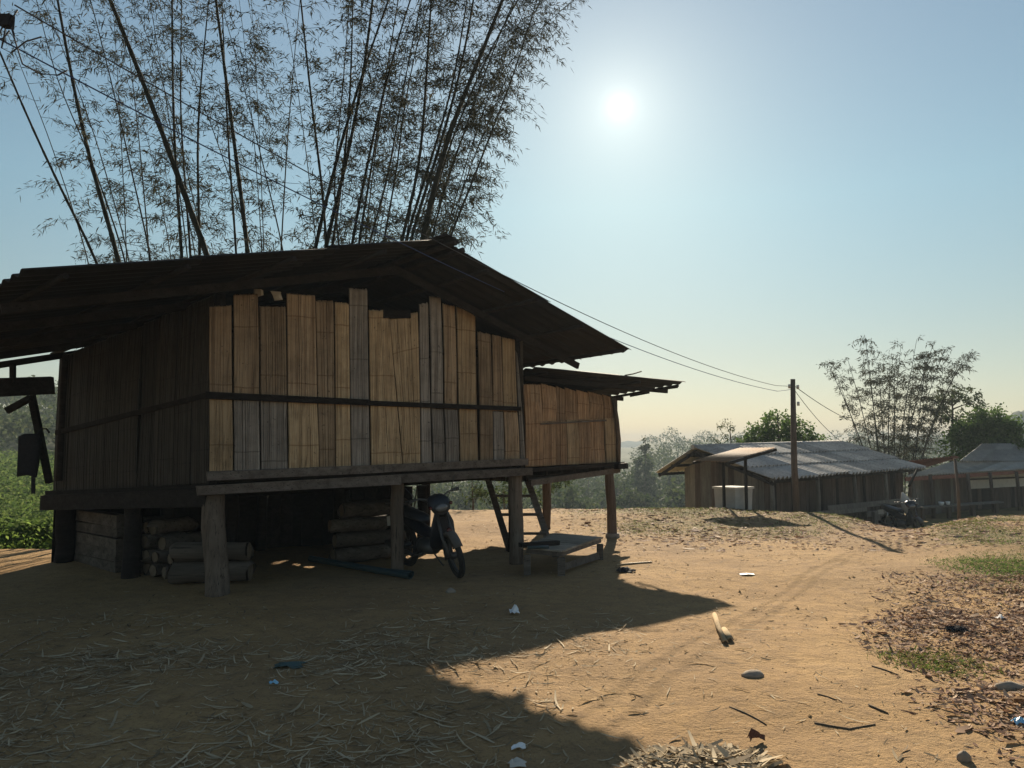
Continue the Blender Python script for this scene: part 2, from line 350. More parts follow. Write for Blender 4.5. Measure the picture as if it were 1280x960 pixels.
c = k.mix(k.attr('woods'), c, k.ramp(n1, [(0.3, (0.035, 0.05, 0.022)), (0.7, (0.08, 0.09, 0.04))]))
k.col(c); k.bump(k.math('ADD', k.math('MULTIPLY', n2, 1.3), k.math('ADD', k.math('MULTIPLY', n3, 0.6), k.math('MULTIPLY', n4, 0.15))), 0.8, 0.032); M['dirt'] = k.m
tag(link('ground', gm, k.m), kind='structure')

# distant ridges
def ridge(name, D, prof, col_):
    """a long hill: profile gives (pixel column, pixel row) of its skyline at distance D"""
    xs = np.linspace(prof[0][0], prof[-1][0], 160); ys = np.interp(xs, [q[0] for q in prof], [q[1] for q in prof])
    V = []; rows = 14
    for i, (a, b) in enumerate(zip(xs, ys)):
        top = at(a, b + 1.1 * math.sin(i * 0.9) + 0.8 * math.sin(i * 2.3 + 1), D)
        for j in range(rows):
            s = j / (rows - 1); back = (s - 0.35) * D * 0.34
            h = math.exp(-((s - 0.35) / 0.27) ** 2)
            V.append((top.x * (1 + back / D), D + back, -9.5 + (top.z + 9.5) * h + 0.5 * math.sin(i * 0.7 + j * 1.9) * h))
    idx = np.arange(len(V)).reshape(160, rows)
    f = np.stack([idx[:-1, :-1], idx[1:, :-1], idx[1:, 1:], idx[:-1, 1:]], -1).reshape(-1, 4)
    return tag(link(name, np_mesh(name, np.array(V), f, True), col_), kind='structure')
k = Mat('hill_woods', 0.95, 0.05); p = k.n('ShaderNodeNewGeometry').outputs['Position']
k.col(k.ramp(k.noise(p, 0.35, 6, 0.7), [(0.3, (0.03, 0.045, 0.02)), (0.7, (0.075, 0.085, 0.035))])); k.bump(k.noise(p, 0.5, 5, 0.7), 1.0, 1.5); M['hill_woods'] = k.m
ridge('far_hill', 880, [(-60, 556), (300, 552), (560, 560), (700, 563), (745, 560), (790, 549), (812, 552), (835, 560), (900, 557), (980, 553), (1080, 556), (1180, 552), (1290, 550), (1400, 554)], M['hill_woods'])
ridge('wooded_hill', 420, [(420, 566), (560, 572), (640, 566), (740, 563), (775, 566), (820, 560), (850, 566), (900, 559), (1000, 564), (1120, 558), (1300, 552), (1420, 556)], M['hill_woods'])
ridge('near_hill', 270, [(1080, 572), (1150, 556), (1210, 540), (1262, 516), (1290, 510), (1400, 507), (1520, 520)], M['hill_woods'])

# ------------------------------------------------------------------ stilt house
A = gnd(264, 741); B = gnd(655, 702); Cc = gnd(66, 706); A.z = B.z = Cc.z = 0
fd = (B - A).normalized(); rd = (Cc - A).normalized()             # along the front wall, along the left wall (ridge direction)
UP = Vector((0, 0, 1))
fn = UP.cross(fd); fn = -fn if fn.dot(Vector((0, -1, 0))) < 0 else fn
ln = UP.cross(rd); ln = -ln if ln.dot(Vector((-1, -1, 0))) < 0 else ln
WL = (Cc - A).length; FL = (B - A).length
house = empty('stilt_house', A + fd * 2 + rd * 2, 'large bamboo-walled house on stilts with a dark corrugated gable roof', 'house')
def pf(px, py, off=0.0): return on_plane(px, py, A + fn * off, fn)
def pl(px, py, off=0.0): return on_plane(px, py, A + ln * off, ln)
RF = at(556, 303, 9.3); EL = at(35, 340, 6.6); ER = at(791, 440, 10.95); RLEN = WL + 1.65
RB = RF + rd * RLEN - UP * 0.62; ELB = EL + rd * RLEN - UP * 0.72; ERB = ER + rd * RLEN - UP * 0.35
def roof_z(q, pad=0.11):
    zs = []
    for e0, e1 in ((EL, ELB), (ER, ERB)):
        n_ = (e1 - e0).cross(RF - e0); zs.append(e0.z - ((q.x - e0.x) * n_.x + (q.y - e0.y) * n_.y) / n_.z)
    return min(zs) - pad
def panel(parent, mat, q, n, th=0.022, slat=0.028, rings=None, name='bamboo_panel'):
    """q: bottom-left, bottom-right, top-right, top-left corners on the wall; flattened culm of narrow slats"""
    bl, br, tr, tl = q; wd = (br - bl).length; H = (tl - bl).length
    ns = max(3, int(wd / slat)); us = [(0.0, -th)]; cuts = [0] + sorted(R.uniform(0.03, 0.97) for _ in range(ns - 1)) + [1]
    cuts = [(i / ns * 0.6 + c_ * 0.4) for i, c_ in enumerate(cuts)]; cuts[0] = 0; cuts[-1] = 1
    for i in range(ns):
        u0, u1 = cuts[i], cuts[i + 1]; d = R.uniform(-0.005, 0.003); e = (u1 - u0) * 0.13
        if R.random() < 0.25: us.append((u0 + 0.001, -0.009))
        us += [(u0 + e, d), (u1 - e, d + R.uniform(-0.002, 0.002))]
        us.append((u1 - 0.0005, -0.007 if R.random() > 0.15 else -0.016))
    us.append((1.0, -th))
    if rings is None:
        rings = []; zc = R.uniform(0.12, 0.5) / max(H, 0.3) * 0.8
        while zc * H < H - 0.08 and zc < 0.98: rings.append(zc); zc += R.uniform(0.5, 1.0) / max(H, 0.3)
    vsn = {0.0: 0, 1.0: 0, 0.012: 0, 0.988: 0, 0.5: 0}
    for r_ in rings:
        e = 0.0045 / H
        for s_, m_ in ((-2.4, 0), (-0.8, 1), (0.8, 1), (2.4, 0)): vsn[min(0.985, max(0.014, r_ + e * s_))] = m_
    vk = sorted(vsn); ph = R.uniform(0, 6); ring = []; V = []
    bow = R.uniform(-0.012, 0.022); sk = R.uniform(-0.006, 0.006)
    for v in vk:
        lo = bl.lerp(tl, v); hi = br.lerp(tr, v)
        for (u, d) in us:
            dd = d if v not in (0.0, 1.0) else -th
            j = (0.006 * math.sin(u * 7 + ph) / H) if vsn[v] else 0
            V.append(lo.lerp(hi, u) + n * (dd + bow * math.sin(v * 3.14) + sk * (u - 0.5) + (0.002 if vsn[v] else 0)) + UP * (j * H + (R.uniform(-0.008, 0.008) if v == 1.0 else 0)))
            ring.append(vsn[v])
    m_, N_ = len(us), len(vk); f = [(i * m_ + k_, i * m_ + k_ + 1, (i + 1) * m_ + k_ + 1, (i + 1) * m_ + k_) for i in range(N_ - 1) for k_ in range(m_ - 1)]
    me = bpy.data.meshes.new(name); me.from_pydata([tuple(v) for v in V], [], f); vert_attr(me, 'ring', ring); me.update()
    return link(name, me, M[mat], parent)
# front wall: (bottom x0, x1, top x0, x1, top row at x0, x1, upper material, lower material or None)
T_, B_, G_, K_ = 'bamboo_tan', 'bamboo_brown', 'bamboo_grey', 'bamboo_dark'
FW = [(262, 291, 262, 289.5, 383, 381, B_, T_), (293, 325, 291.5, 322.5, 368, 367, B_, G_), (326.5, 360, 324.5, 357.5, 382, 383, B_, G_), (361.5, 399, 358.5, 394.5, 366, 369, B_, T_),
      (399.5, 419, 395, 417, 375, 376, B_, None), (419.8, 439, 418, 436.5, 377, 379, T_, None), (440, 463, 436, 459.5, 360, 361, G_, None), (464, 503.5, 461, 486, 387, 388, T_, None),
      (504, 526, 486.6, 523, 399, 389, T_, None), (527, 540.5, 524, 536, 380, 378, G_, None), (541, 556, 536.5, 551, 370, 371, G_, G_), (557, 574, 552.5, 569.5, 379, 382, B_, G_),
      (575, 598.5, 570.5, 594.5, 383, 386, T_, None), (600, 616.5, 596.5, 614, 414, 417, B_, None), (617.5, 631, 615, 626.5, 418, 420, B_, G_), (632, 650, 627.5, 644, 421, 424, T_, B_), (651, 657.5, 644.5, 647, 438, 440, G_, None)]
def ybase(x): return 592 - (x - 262) * 0.041
def ybat(x): return 497 + (x - 262) * 0.0462
for (b0, b1, t0, t1, y0, y1, up_, lo_) in FW:
    off = R.uniform(-0.012, 0.014); g_ = R.choice([0, 0.2, 0.5, 0.9]); b0 += g_; t0 += g_ + R.uniform(-0.4, 0.6); b1 -= R.choice([0, 0.3]); t1 -= R.choice([0, 0.5])
    if lo_ is None:
        panel(house, up_, (pf(b0, ybase(b0), off), pf(b1, ybase(b1), off), pf(t1, y1, off), pf(t0, y0, off)), fn)
    else:
        m0 = b0 + (t0 - b0) * 0.45; m1 = b1 + (t1 - b1) * 0.45
        panel(house, up_, (pf(m0, ybat(m0), off), pf(m1, ybat(m1), off), pf(t1, y1, off), pf(t0, y0, off)), fn)
        panel(house, lo_, (pf(b0, ybase(b0), off), pf(b1, ybase(b1), off), pf(m1, ybat(m1) + 0.4, off), pf(m0, ybat(m0) + 0.4, off)), fn)
# left wall
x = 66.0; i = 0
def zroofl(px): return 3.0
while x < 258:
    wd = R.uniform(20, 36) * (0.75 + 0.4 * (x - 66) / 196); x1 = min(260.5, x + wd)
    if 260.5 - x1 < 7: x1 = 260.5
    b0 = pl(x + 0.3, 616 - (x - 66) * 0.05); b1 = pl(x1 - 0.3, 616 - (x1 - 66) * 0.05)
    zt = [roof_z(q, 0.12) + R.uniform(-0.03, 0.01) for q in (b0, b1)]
    panel(house, 'bamboo_shaded', (b0, b1, Vector((b1.x, b1.y, zt[1])), Vector((b0.x, b0.y, zt[0]))), ln); x = x1; i += 1
# hidden right and back walls, wide panels
BK = A + rd * WL; BR = B + rd * WL
for p0, p1, nn, n_ in ((B, BR, -ln, 12), (BR, BK, -fn, 13)):
    for i in range(n_):
        a0 = p0.lerp(p1, i / n_ + 0.001); a1 = p0.lerp(p1, (i + 1) / n_ - 0.001)
        zz, zy = roof_z(a0), roof_z(a1)
        panel(house, K_, (Vector((a0.x, a0.y, 1.12)), Vector((a1.x, a1.y, 1.12)), Vector((a1.x, a1.y, zy)), Vector((a0.x, a0.y, zz))), nn, slat=0.08)
# battens, sill and bearers
def beam(parent, a, b, wd, ht, mat, name='beam', jit=0.004): return MB().beam(a, b, wd, ht, jit=jit).build(name, M[mat], parent)
beam(house, pf(257, 494, 0.035), pf(462, 503.5, 0.03), 0.03, 0.075, 'dark_wood', 'batten'); beam(house, pf(460, 503.5, 0.045), pf(651, 511, 0.035), 0.025, 0.065, 'dark_wood', 'batten')
beam(house, pl(259, 494, 0.03), pl(70, 541, 0.03), 0.03, 0.06, 'dark_wood', 'batten')
beam(house, pf(259, 595.5, 0.03), pf(479, 586, 0.035), 0.06, 0.10, 'weathered_wood', 'sill_beam', 0.008); beam(house, pf(479.5, 585.5, 0.045), pf(659, 577.5, 0.04), 0.06, 0.10, 'weathered_wood', 'sill_beam', 0.008)
beam(house, pf(247, 613, 0.1), pf(500, 599, 0.09), 0.10, 0.11, 'weathered_wood', 'bearer', 0.012); beam(house, pf(494, 598.5, 0.06), pf(663, 589, 0.06), 0.10, 0.12, 'weathered_wood', 'bearer', 0.012)
beam(house, pl(262, 622, 0.05), pl(56, 628, 0.05), 0.12, 0.2, 'dark_wood', 'bearer', 0.01)
beam(house, pl(262, 611, 0.02), pl(60, 618, 0.02), 0.07, 0.10, 'dark_wood', 'sill_beam', 0.01)
za, zb, zc, zd = pf(262, 600).z, pf(657, 584).z, pl(66, 622).z, pl(66, 622).z + 0.1
fl = MB(); crn = [Vector((A.x, A.y, za)), Vector((B.x, B.y, zb)), Vector((BR.x, BR.y, zd)), Vector((BK.x, BK.y, zc))]
ins = sum(crn, Vector()) / 4; crn = [q + (ins - q) * 0.012 for q in crn]
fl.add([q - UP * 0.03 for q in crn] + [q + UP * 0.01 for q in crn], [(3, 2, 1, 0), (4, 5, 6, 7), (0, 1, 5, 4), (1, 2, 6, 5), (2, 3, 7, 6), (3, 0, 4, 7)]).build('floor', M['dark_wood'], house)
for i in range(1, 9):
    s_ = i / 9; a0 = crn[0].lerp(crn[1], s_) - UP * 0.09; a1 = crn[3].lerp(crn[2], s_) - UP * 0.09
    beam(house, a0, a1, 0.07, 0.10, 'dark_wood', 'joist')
# stilts
def post(parent, base, top, r, mat='post_wood', name='post', n=10, wobr=0.07):
    base = Vector(base); top = Vector(top); pts = [base.lerp(top, s_) + Vector((R.uniform(-1, 1), R.uniform(-1, 1), 0)) * r * 0.10 for s_ in (0, 0.12, 0.3, 0.5, 0.7, 0.88, 1)]
    return MB().tube(pts, [r * f_ for f_ in (1.1, 1.04, 1.0, 0.98, 1.0, 0.97, 0.97)], n, True, wobr, True).build(name, M[mat], parent)
def gp(px, py, dz=-0.12):
    q = gnd(px, py); q.z = g1(q.x, q.y) + dz; return q
post(house, gp(272, 744), pf(267, 617, -0.06), 0.125); b2 = gp(497, 716); post(house, b2, Vector((b2.x - 0.02, b2.y, 1.22)), 0.088)
b3 = gp(646, 702); post(house, b3, Vector((b3.x - 0.02, b3.y, 1.28)), 0.10); b4 = gp(80, 705); post(house, b4, Vector((b4.x, b4.y, 0.98)), 0.13, 'dark_wood')
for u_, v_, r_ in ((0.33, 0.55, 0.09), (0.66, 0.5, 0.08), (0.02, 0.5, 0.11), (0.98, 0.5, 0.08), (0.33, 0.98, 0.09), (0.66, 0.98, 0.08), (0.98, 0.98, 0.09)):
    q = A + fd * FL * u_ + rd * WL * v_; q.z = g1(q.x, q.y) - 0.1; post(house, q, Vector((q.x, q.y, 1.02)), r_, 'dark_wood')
# boards added at back and side below the floor to block the sun
def sun_block(p0, p1, n_, z1):
    for i in range(n_):
        a0 = p0.lerp(p1, i / n_); a1 = p0.lerp(p1, (i + 1.12) / n_); a0.z = a1.z = 0; d_ = (a1 - a0).normalized(); nn = UP.cross(d_) * (0.024 * (i % 2) + R.uniform(0, 0.003))
        V = [Vector((a.x, a.y, z_)) + nn for z_ in (-0.15, z1 + R.uniform(-0.03, 0.0)) for a in (a0, a1)]; V += [v_ + UP.cross(d_) * 0.02 for v_ in V]
        MB().add(V, [(0, 1, 3, 2), (6, 7, 5, 4), (0, 4, 5, 1), (2, 3, 7, 6), (0, 2, 6, 4), (1, 5, 7, 3)]).build('sun_block_board', M['dark_wood'], house)
sun_block(BK + rd * 0.05, BR + rd * 0.05, 24, 0.93); sun_block(BR + rd * 0.04, B.lerp(BR, 0.6), 10, 1.0)
# roof
def bil(q, u, v): return q[0].lerp(q[1], u).lerp(q[3].lerp(q[2], u), v)
def corrugated(parent, q, u0, u1, v0, v1, mat, pitch=0.177, amp=0.024, lift=0.0, tilt=0.012, name='roof_sheet', per=6, nv=3, th=0.007, flat_=False):
    """one sheet of a roof plane; q = eave start, eave end, ridge end, ridge start; waves run up the slope"""
    W_ = (q[1] - q[0]).length; n_ = max(3, int(round((u1 - u0) * W_ / pitch * per)))
    nn = (q[1] - q[0]).cross(q[3] - q[0]).normalized(); nn = nn if nn.z > 0 else -nn
    V = []; j = R.uniform(-0.006, 0.006); sk = R.uniform(-0.5, 0.5) * 0.012
    for b in range(nv):
        v = v0 + (v1 - v0) * b / (nv - 1)
        for a in range(n_ + 1):
            u = u0 + (u1 - u0) * a / n_
            V.append(bil(q, u, v) + nn * (amp * math.sin(2 * math.pi * u * W_ / pitch) + lift + j + tilt * (1 - b / (nv - 1)) + sk * (a / n_ - 0.5)))
    m_ = n_ + 1; f = [(b * m_ + a, b * m_ + a + 1, (b + 1) * m_ + a + 1, (b + 1) * m_ + a) for b in range(nv - 1) for a in range(n_)]
    o = MB().add(V, f, flat_ is False).build(name, M[mat], parent)
    sd = o.modifiers.new('thickness', 'SOLIDIFY'); sd.thickness = th; sd.offset = 1 if nn.dot((V[1] - V[0]).cross(V[m_] - V[0])) > 0 else -1
    return o
def roof(parent, q, cols, rows, mat, jit=0.02, **kw):
    for r_ in range(rows):
        for c_ in range(cols):
            e0 = R.uniform(-jit, jit) if r_ == 0 else R.uniform(-jit, jit) * 0.5
            corrugated(parent, q, c_ / cols - (0.004 if c_ else 0), (c_ + 1) / cols + 0.006, r_ / rows + e0 / rows - (0.05 / rows if r_ else 0), (r_ + 1) / rows + (0.04 / rows if r_ < rows - 1 else 0), mat, lift=0.004 + 0.004 * (c_ % 2) + 0.009 * r_, **kw)
qL = (EL, ELB, RB, RF); qR = (ER, ERB, RB, RF)
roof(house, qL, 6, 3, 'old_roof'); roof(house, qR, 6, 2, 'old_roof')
# timber below the sheets
def under(q, u, v, d):
    nn = (q[1] - q[0]).cross(q[3] - q[0]).normalized(); nn = nn if nn.z > 0 else -nn
    return bil(q, u, v) - nn * d
for q in (qL, qR):
    for i, v in enumerate((0.06, 0.3, 0.55, 0.8)): MB().tube([under(q, -0.006, v, 0.065), under(q, 0.5, v, 0.07), under(q, 1.0, v, 0.065)], 0.03, 7, wob=0.08).build('purlin', M['dark_wood'], house)
    for i, u in enumerate((0.155, 0.35, 0.55, 0.75, 0.93)): beam(house, under(q, u, 0.02, 0.145), under(q, u, 1.0, 0.145), 0.05, 0.09, 'dark_wood', 'rafter', 0.004)
MB().tube([RF - rd * 0.14 - UP * 0.02 + fd * 0.03, RF + rd * 2 - UP * 0.29, RB - UP * 0.09], 0.035, 8).build('ridge_pole', M['dark_wood'], house)
MB().tube([RF - rd * 0.16 - UP * 0.10 + fd * 0.12, RF + rd * 2 - UP * 0.38 + fd * 0.14, RB - UP * 0.19 + fd * 0.14], 0.035, 8).build('ridge_pole', M['dark_wood'], house)
cap = MB(); s0 = []
for i in range(7):
    c_ = RF.lerp(RB, i / 6) - rd * 0.05 + UP * 0.085
    s0.append([c_ + (EL - RF).normalized() * 0.18, c_ + (EL - RF).normalized() * 0.04 + UP * 0.02, c_ + (ER - RF).normalized() * 0.04 + UP * 0.02, c_ + (ER - RF).normalized() * 0.18, c_ + (ER - RF).normalized() * 0.18 - UP * 0.012, c_ - UP * 0.005, c_ + (EL - RF).normalized() * 0.18 - UP * 0.012])
cap.loft(s0, smooth=False).build('ridge_cap', M['old_roof'], house)
kp = pf(485, 392, -0.05); MB().beam(kp, Vector((kp.x, kp.y, 3.95)), 0.10, 0.10).build('king_post', M['dark_wood'], house)
MB().beam(pf(478, 393, -0.02), pf(512, 394, -0.02), 0.08, 0.10, jit=0.01).build('post_block', M['dark_wood'], house)
tb = [pf(262, 400, -0.10), pf(648, 431, -0.10)]; beam(house, tb[0], tb[1], 0.09, 0.10, 'dark_wood', 'wall_plate')
for q in (A + rd * 0.08 + fd * 0.05, B + rd * 0.08 - fd * 0.05, BK - rd * 0.1, BR - rd * 0.1):
    post(house, Vector((q.x, q.y, 1.15)), Vector((q.x, q.y, roof_z(q, 0.14))), 0.06, 'dark_wood', 'wall_post')
for pxq in ((323, 357), (345, 360)):
    q = pf(pxq[0] + 1, pxq[1] + 9, -0.03); MB().box(q, (0.10, 0.05, 0.07), jit=0.03).build('stuffed_rag', M['pale_cloth'], house)
# veranda framing and things on the left
v1, v2 = at(-45, 486, 9.6), at(66, 482, 10.4); beam(house, v1, v2, 0.10, 0.24, 'dark_wood', 'veranda_beam', 0.01)
MB().beam(at(16, 480, 10.0), at(16, 455, 10.0), 0.06, 0.05, up=Vector((0, 1, 0))).build('veranda_stud', M['dark_wood'], house)
MB().beam(at(40, 494, 10.2), at(62, 604, 10.2), 0.07, 0.08, up=Vector((0, 1, 0)), jit=0.01).build('brace', M['dark_wood'], house)
MB().beam(at(8, 514, 10.0), at(38, 497, 10.1), 0.06, 0.08, up=Vector((0, 1, 0)), jit=0.01).build('brace', M['dark_wood'], house)
g_ = gnd(-30, 712); MB().beam(Vector((g_.x, g_.y, -0.1)), Vector((v1.x, v1.y, v1.z)), 0.1, 0.1, up=Vector((0, 1, 0))).build('post', M['dark_wood'], house)

bagc = [(24, 545), (31, 542), (48, 542), (51, 552), (48, 580), (45, 597), (34, 594), (22, 596), (23, 575)]
sb = MB(); secs = []
for dd, sc_ in ((-0.035, 0.85), (-0.025, 0.97), (0.0, 1.0), (0.025, 0.97), (0.035, 0.85)):
    cx, cy = 36, 570; secs.append([at(cx + (a - cx) * sc_, cy + (b - cy) * sc_, 10.0) + Vector((0, dd, 0)) for a, b in bagc])
bag = sb.loft(secs).build('hanging_bag', M['dark_cloth'])
tag(bag, 'black cloth bag hanging from the veranda brace at the house corner', 'bag')
MB().beam(at(41.5, 595, 10.0), at(41.5, 617, 10.0), 0.05, 0.012, up=Vector((0, 1, 0)), jit=0.004).build('strap', M['dark_cloth'], bag)
MB().tube([at(46, 545, 10.0), at(52, 536, 10.05), at(58, 536, 10.1), at(62, 541, 10.1)], 0.012, 6).build('handle', M['dark_cloth'], bag)

# ------------------------------------------------------------------ annex on stilts
SA = at(655, 585, 12.0); SBp = at(773, 578, 14.1); SA.z = SBp.z = 0
sd_ = (SBp - SA).normalized(); sn = UP.cross(sd_); sn = -sn if sn.y > 0 else sn
annex = empty('stilt_annex', Vector(((SA + SBp) / 2 + rd * 1.0)), 'small russet bamboo annex on stilts beside the ladder', 'hut')
def ps(px, py, off=0.0): return on_plane(px, py, SA + sn * off, sn)
SW = [(658, 679.5, 655, 676, 480, 480), (680, 694.7, 677, 695, 479, 484), (695.2, 709.5, 695.5, 706.5, 482, 487), (710, 724.5, 707, 720.7, 484, 489), (725, 740.5, 721.3, 735, 487, 491), (741, 757, 735.6, 752.5, 489, 494), (759, 772.5, 753.8, 766, 493, 497)]
for i, (b0, b1, t0, t1, y0, y1) in enumerate(SW):
    ya = lambda q: 584 - (q - 658) * 0.052
    off = R.uniform(-0.01, 0.012)
    if i in (0,): panel(annex, 'bamboo_russet', (ps(b0, ya(b0), off), ps(b1, ya(b1), off), ps(t1, y1, off), ps(t0, y0, off)), sn)
    else:
        m0 = b0 + (t0 - b0) * 0.6; m1 = b1 + (t1 - b1) * 0.6; my = 528 - (b0 - 680) * 0.045
        panel(annex, 'bamboo_russet', (ps(m0, my, off), ps(m1, my, off), ps(t1, y1, off), ps(t0, y0, off)), sn)
        panel(annex, 'bamboo_russet' if i % 3 else 'bamboo_tan', (ps(b0, ya(b0), off + 0.008), ps(b1, ya(b1), off + 0.008), ps(m1, my - 2, off + 0.008), ps(m0, my - 2, off + 0.008)), sn)
panel(annex, 'bamboo_brown', (ps(664, 520, 0.01), ps(676, 520, 0.01), ps(674, 482, 0.01), ps(663, 480, 0.01)), sn)
ADP = 2.2; SC, SD2 = SA + rd * ADP, SBp + rd * ADP
for p0, p1, nn, n_ in ((SBp, SD2, -ln, 8), (SD2, SC, -sn, 10)):
    for i in range(n_):
        a0 = p0.lerp(p1, i / n_ + 0.001); a1 = p0.lerp(p1, (i + 1) / n_ - 0.001)
        panel(annex, 'bamboo_brown', (Vector((a0.x, a0.y, 1.25)), Vector((a1.x, a1.y, 1.25)), Vector((a1.x, a1.y, 2.48)), Vector((a0.x, a0.y, 2.48))), nn, slat=0.08)
beam(annex, ps(658, 588, 0.04), ps(779, 579.5, 0.04), 0.07, 0.06, 'dark_wood', 'sill_beam', 0.008); beam(annex, ps(662, 603, 0.0), ps(773, 588, 0.0), 0.08, 0.09, 'weathered_wood', 'bearer', 0.01)
beam(annex, ps(655, 598, -0.3), ps(773, 584, -0.3), 0.08, 0.10, 'dark_wood', 'bearer', 0.01); MB().beam(ps(770, 583, 0.12), ps(782, 582, 0.1), 0.09, 0.10, jit=0.01).build('beam_end', M['dark_wood'], annex)
beam(annex, ps(676, 530, 0.04), ps(758, 525.5, 0.04), 0.015, 0.025, 'weathered_wood', 'batten', 0.003)
MB().tube([ps(773, 583, 0.03), ps(773.5, 550, 0.05), ps(771, 525, 0.05), ps(766.5, 497, 0.03)], 0.04, 8).build('corner_pole', M['post_wood'], annex)
fz = [Vector((q.x, q.y, z_)) for q, z_ in ((SA, 1.26), (SBp, 1.30), (SD2, 1.26), (SC, 1.22))]
MB().add([q - UP * 0.03 for q in fz] + [q + UP * 0.01 for q in fz], [(3, 2, 1, 0), (4, 5, 6, 7), (0, 1, 5, 4), (1, 2, 6, 5), (2, 3, 7, 6), (3, 0, 4, 7)]).build('floor', M['dark_wood'], annex)
for i in range(7): beam(annex, fz[0].lerp(fz[1], (i + 0.5) / 7) - UP * 0.07, fz[3].lerp(fz[2], (i + 0.5) / 7) - UP * 0.07, 0.06, 0.07, 'dark_wood', 'joist')
sp = ps(765, 600); q = Vector((sp.x, sp.y, g1(sp.x, sp.y))); post(annex, q - UP * 0.1, Vector((q.x - 0.05, q.y, 1.25)), 0.085, 'board_brown')
MB().tube([q - UP * 0.05, q + UP * 0.07], [0.14, 0.12], 12).build('footing', M['stone'], annex)
q = at(683, 600, 15.2); q.z = g1(q.x, q.y); post(annex, q - UP * 0.1, Vector((q.x, q.y, 1.2)), 0.085, 'board_brown')
for q in (SA + rd * 2.0, SA + rd * 0.2):
    q.z = g1(q.x, q.y); post(annex, q - UP * 0.1, Vector((q.x, q.y, 1.2)), 0.08, 'dark_wood')
AR = at(856, 479, 14.3); AL = at(672, 461, 11.9); ABR = AR + rd * 3.4 - UP * 0.42; ABL = AL + rd * 3.4 - UP * 0.2
qA = (AR, ABR, ABL, AL); roof(annex, qA, 4, 2, 'old_roof', jit=0.03)
for v in (0.06, 0.35, 0.65, 0.95): MB().tube([under(qA, -0.004, v, 0.06), under(qA, 0.5, v, 0.065), under(qA, 1, v, 0.06)], 0.026, 7).build('purlin', M['dark_wood'], annex)
for u in (0.08, 0.35, 0.7): beam(annex, under(qA, u, 0.04, 0.12), under(qA, u, 1, 0.12), 0.05, 0.07, 'dark_wood', 'rafter')
for u in (0.03, 0.2, 0.42): beam(annex, under(qA, u, 0.012, 0.045), under(qA, u + 0.12, 0.016, 0.05), 0.02, 0.05, 'dark_wood', 'eave_board', 0.02)
sq_ = under(qA, 0.0, 0.45, -0.035); MB().tube([sq_, sq_ + Vector((0.16, 0.1, 0.035)), sq_ + Vector((0.32, 0.2, 0.09))], 0.012, 5).build('roof_stick', M['weathered_wood'], annex)

# ------------------------------------------------------------------ ladder and bench deck
ld = empty('ladder', gp(665, 668, 0), 'steep wooden ladder leaning up to the house between two stilts', 'ladder')
for a_, b_ in (((638, 664, 12.2), (606, 606, 12.9)), ((690, 666, 12.2), (655, 606, 12.9))):
    lo, hi = at(*a_), at(*b_); lo.z = g1(lo.x, lo.y) - 0.03; hi.z = 1.24
    MB().beam(lo, hi, 0.10, 0.10, up=Vector((0, 1, 0)), jit=0.006).build('rail', M['weathered_wood'], ld)
l0, l1 = at(638, 664, 12.2), at(606, 606, 12.9); r0, r1 = at(690, 666, 12.2), at(655, 606, 12.9)
for q in (l0, r0): q.z = 0
for q in (l1, r1): q.z = 1.24
for s_ in (0.2, 0.43, 0.66, 0.87): MB().beam(l0.lerp(l1, s_), r0.lerp(r1, s_), 0.13, 0.032, up=Vector((0, 0, 1)), jit=0.004).build('rung', M['weathered_wood'], ld)
DZ = 0.33
dk = [gnd(657, 684, DZ), gnd(701, 688, DZ), gnd(752, 671, DZ), gnd(694, 666, DZ)]
bench = empty('bamboo_deck', sum(dk, Vector()) / 4 - UP * DZ, 'low weathered wooden deck at the foot of the ladder', 'deck')
NB = 9
for i in range(NB):
    a0 = dk[0].lerp(dk[3], (i + 0.04) / NB); a1 = dk[1].lerp(dk[2], (i + 0.04) / NB); b0 = dk[0].lerp(dk[3], (i + 0.96) / NB); b1 = dk[1].lerp(dk[2], (i + 0.96) / NB)
    e = (a1 - a0).normalized(); wd = ((b0 - a0) - e * (b0 - a0).dot(e)).length
    MB().beam((a0 + b0) / 2 - e * R.uniform(0, 0.05) - UP * 0.012, (a1 + b1) / 2 + e * R.uniform(0, 0.04) - UP * 0.012, wd, 0.024, jit=0.005).build('plank', M['deck_wood'], bench)
def rim(a, b): MB().beam(a - UP * 0.05, b - UP * 0.05, 0.045, 0.05, jit=0.006).build('rim_beam', M['weathered_wood'], bench)
cc = sum(dk, Vector()) / 4; di = [cc + (q - cc) * 0.95 for q in dk]
rim(di[0], di[1]); rim(di[1], di[2]); rim(di[2], di[3]); rim(di[3], di[0])
for q in di: MB().beam(Vector((q.x, q.y, g1(q.x, q.y) - 0.05)), q - UP * 0.1, 0.09, 0.07, up=Vector((0, 1, 0)), jit=0.008).build('leg', M['weathered_wood'], bench)
MB().beam(di[1].lerp(di[2], 0.08) - UP * 0.22, di[1].lerp(di[2], 0.95) - UP * 0.25, 0.03, 0.09, jit=0.01).build('side_board', M['weathered_wood'], bench)
pc = gnd(672, 681, DZ + 0.03); tag(MB().beam(pc - Vector((0.22, 0.05, 0)), pc + Vector((0.28, 0.22, 0)), 0.09, 0.045, jit=0.01).build('loose_plank', M['dark_wood']), 'dark loose plank lying on the low deck', 'plank')
pc = gnd(673, 684, DZ + 0.02); tag(MB().tube([pc - Vector((0.14, 0.04, 0)), pc + Vector((0.13, 0.03, 0))], 0.02, 8).build('pipe_offcut', M['pipe_blue']), 'short blue pipe offcut lying on the low deck', 'pipe')
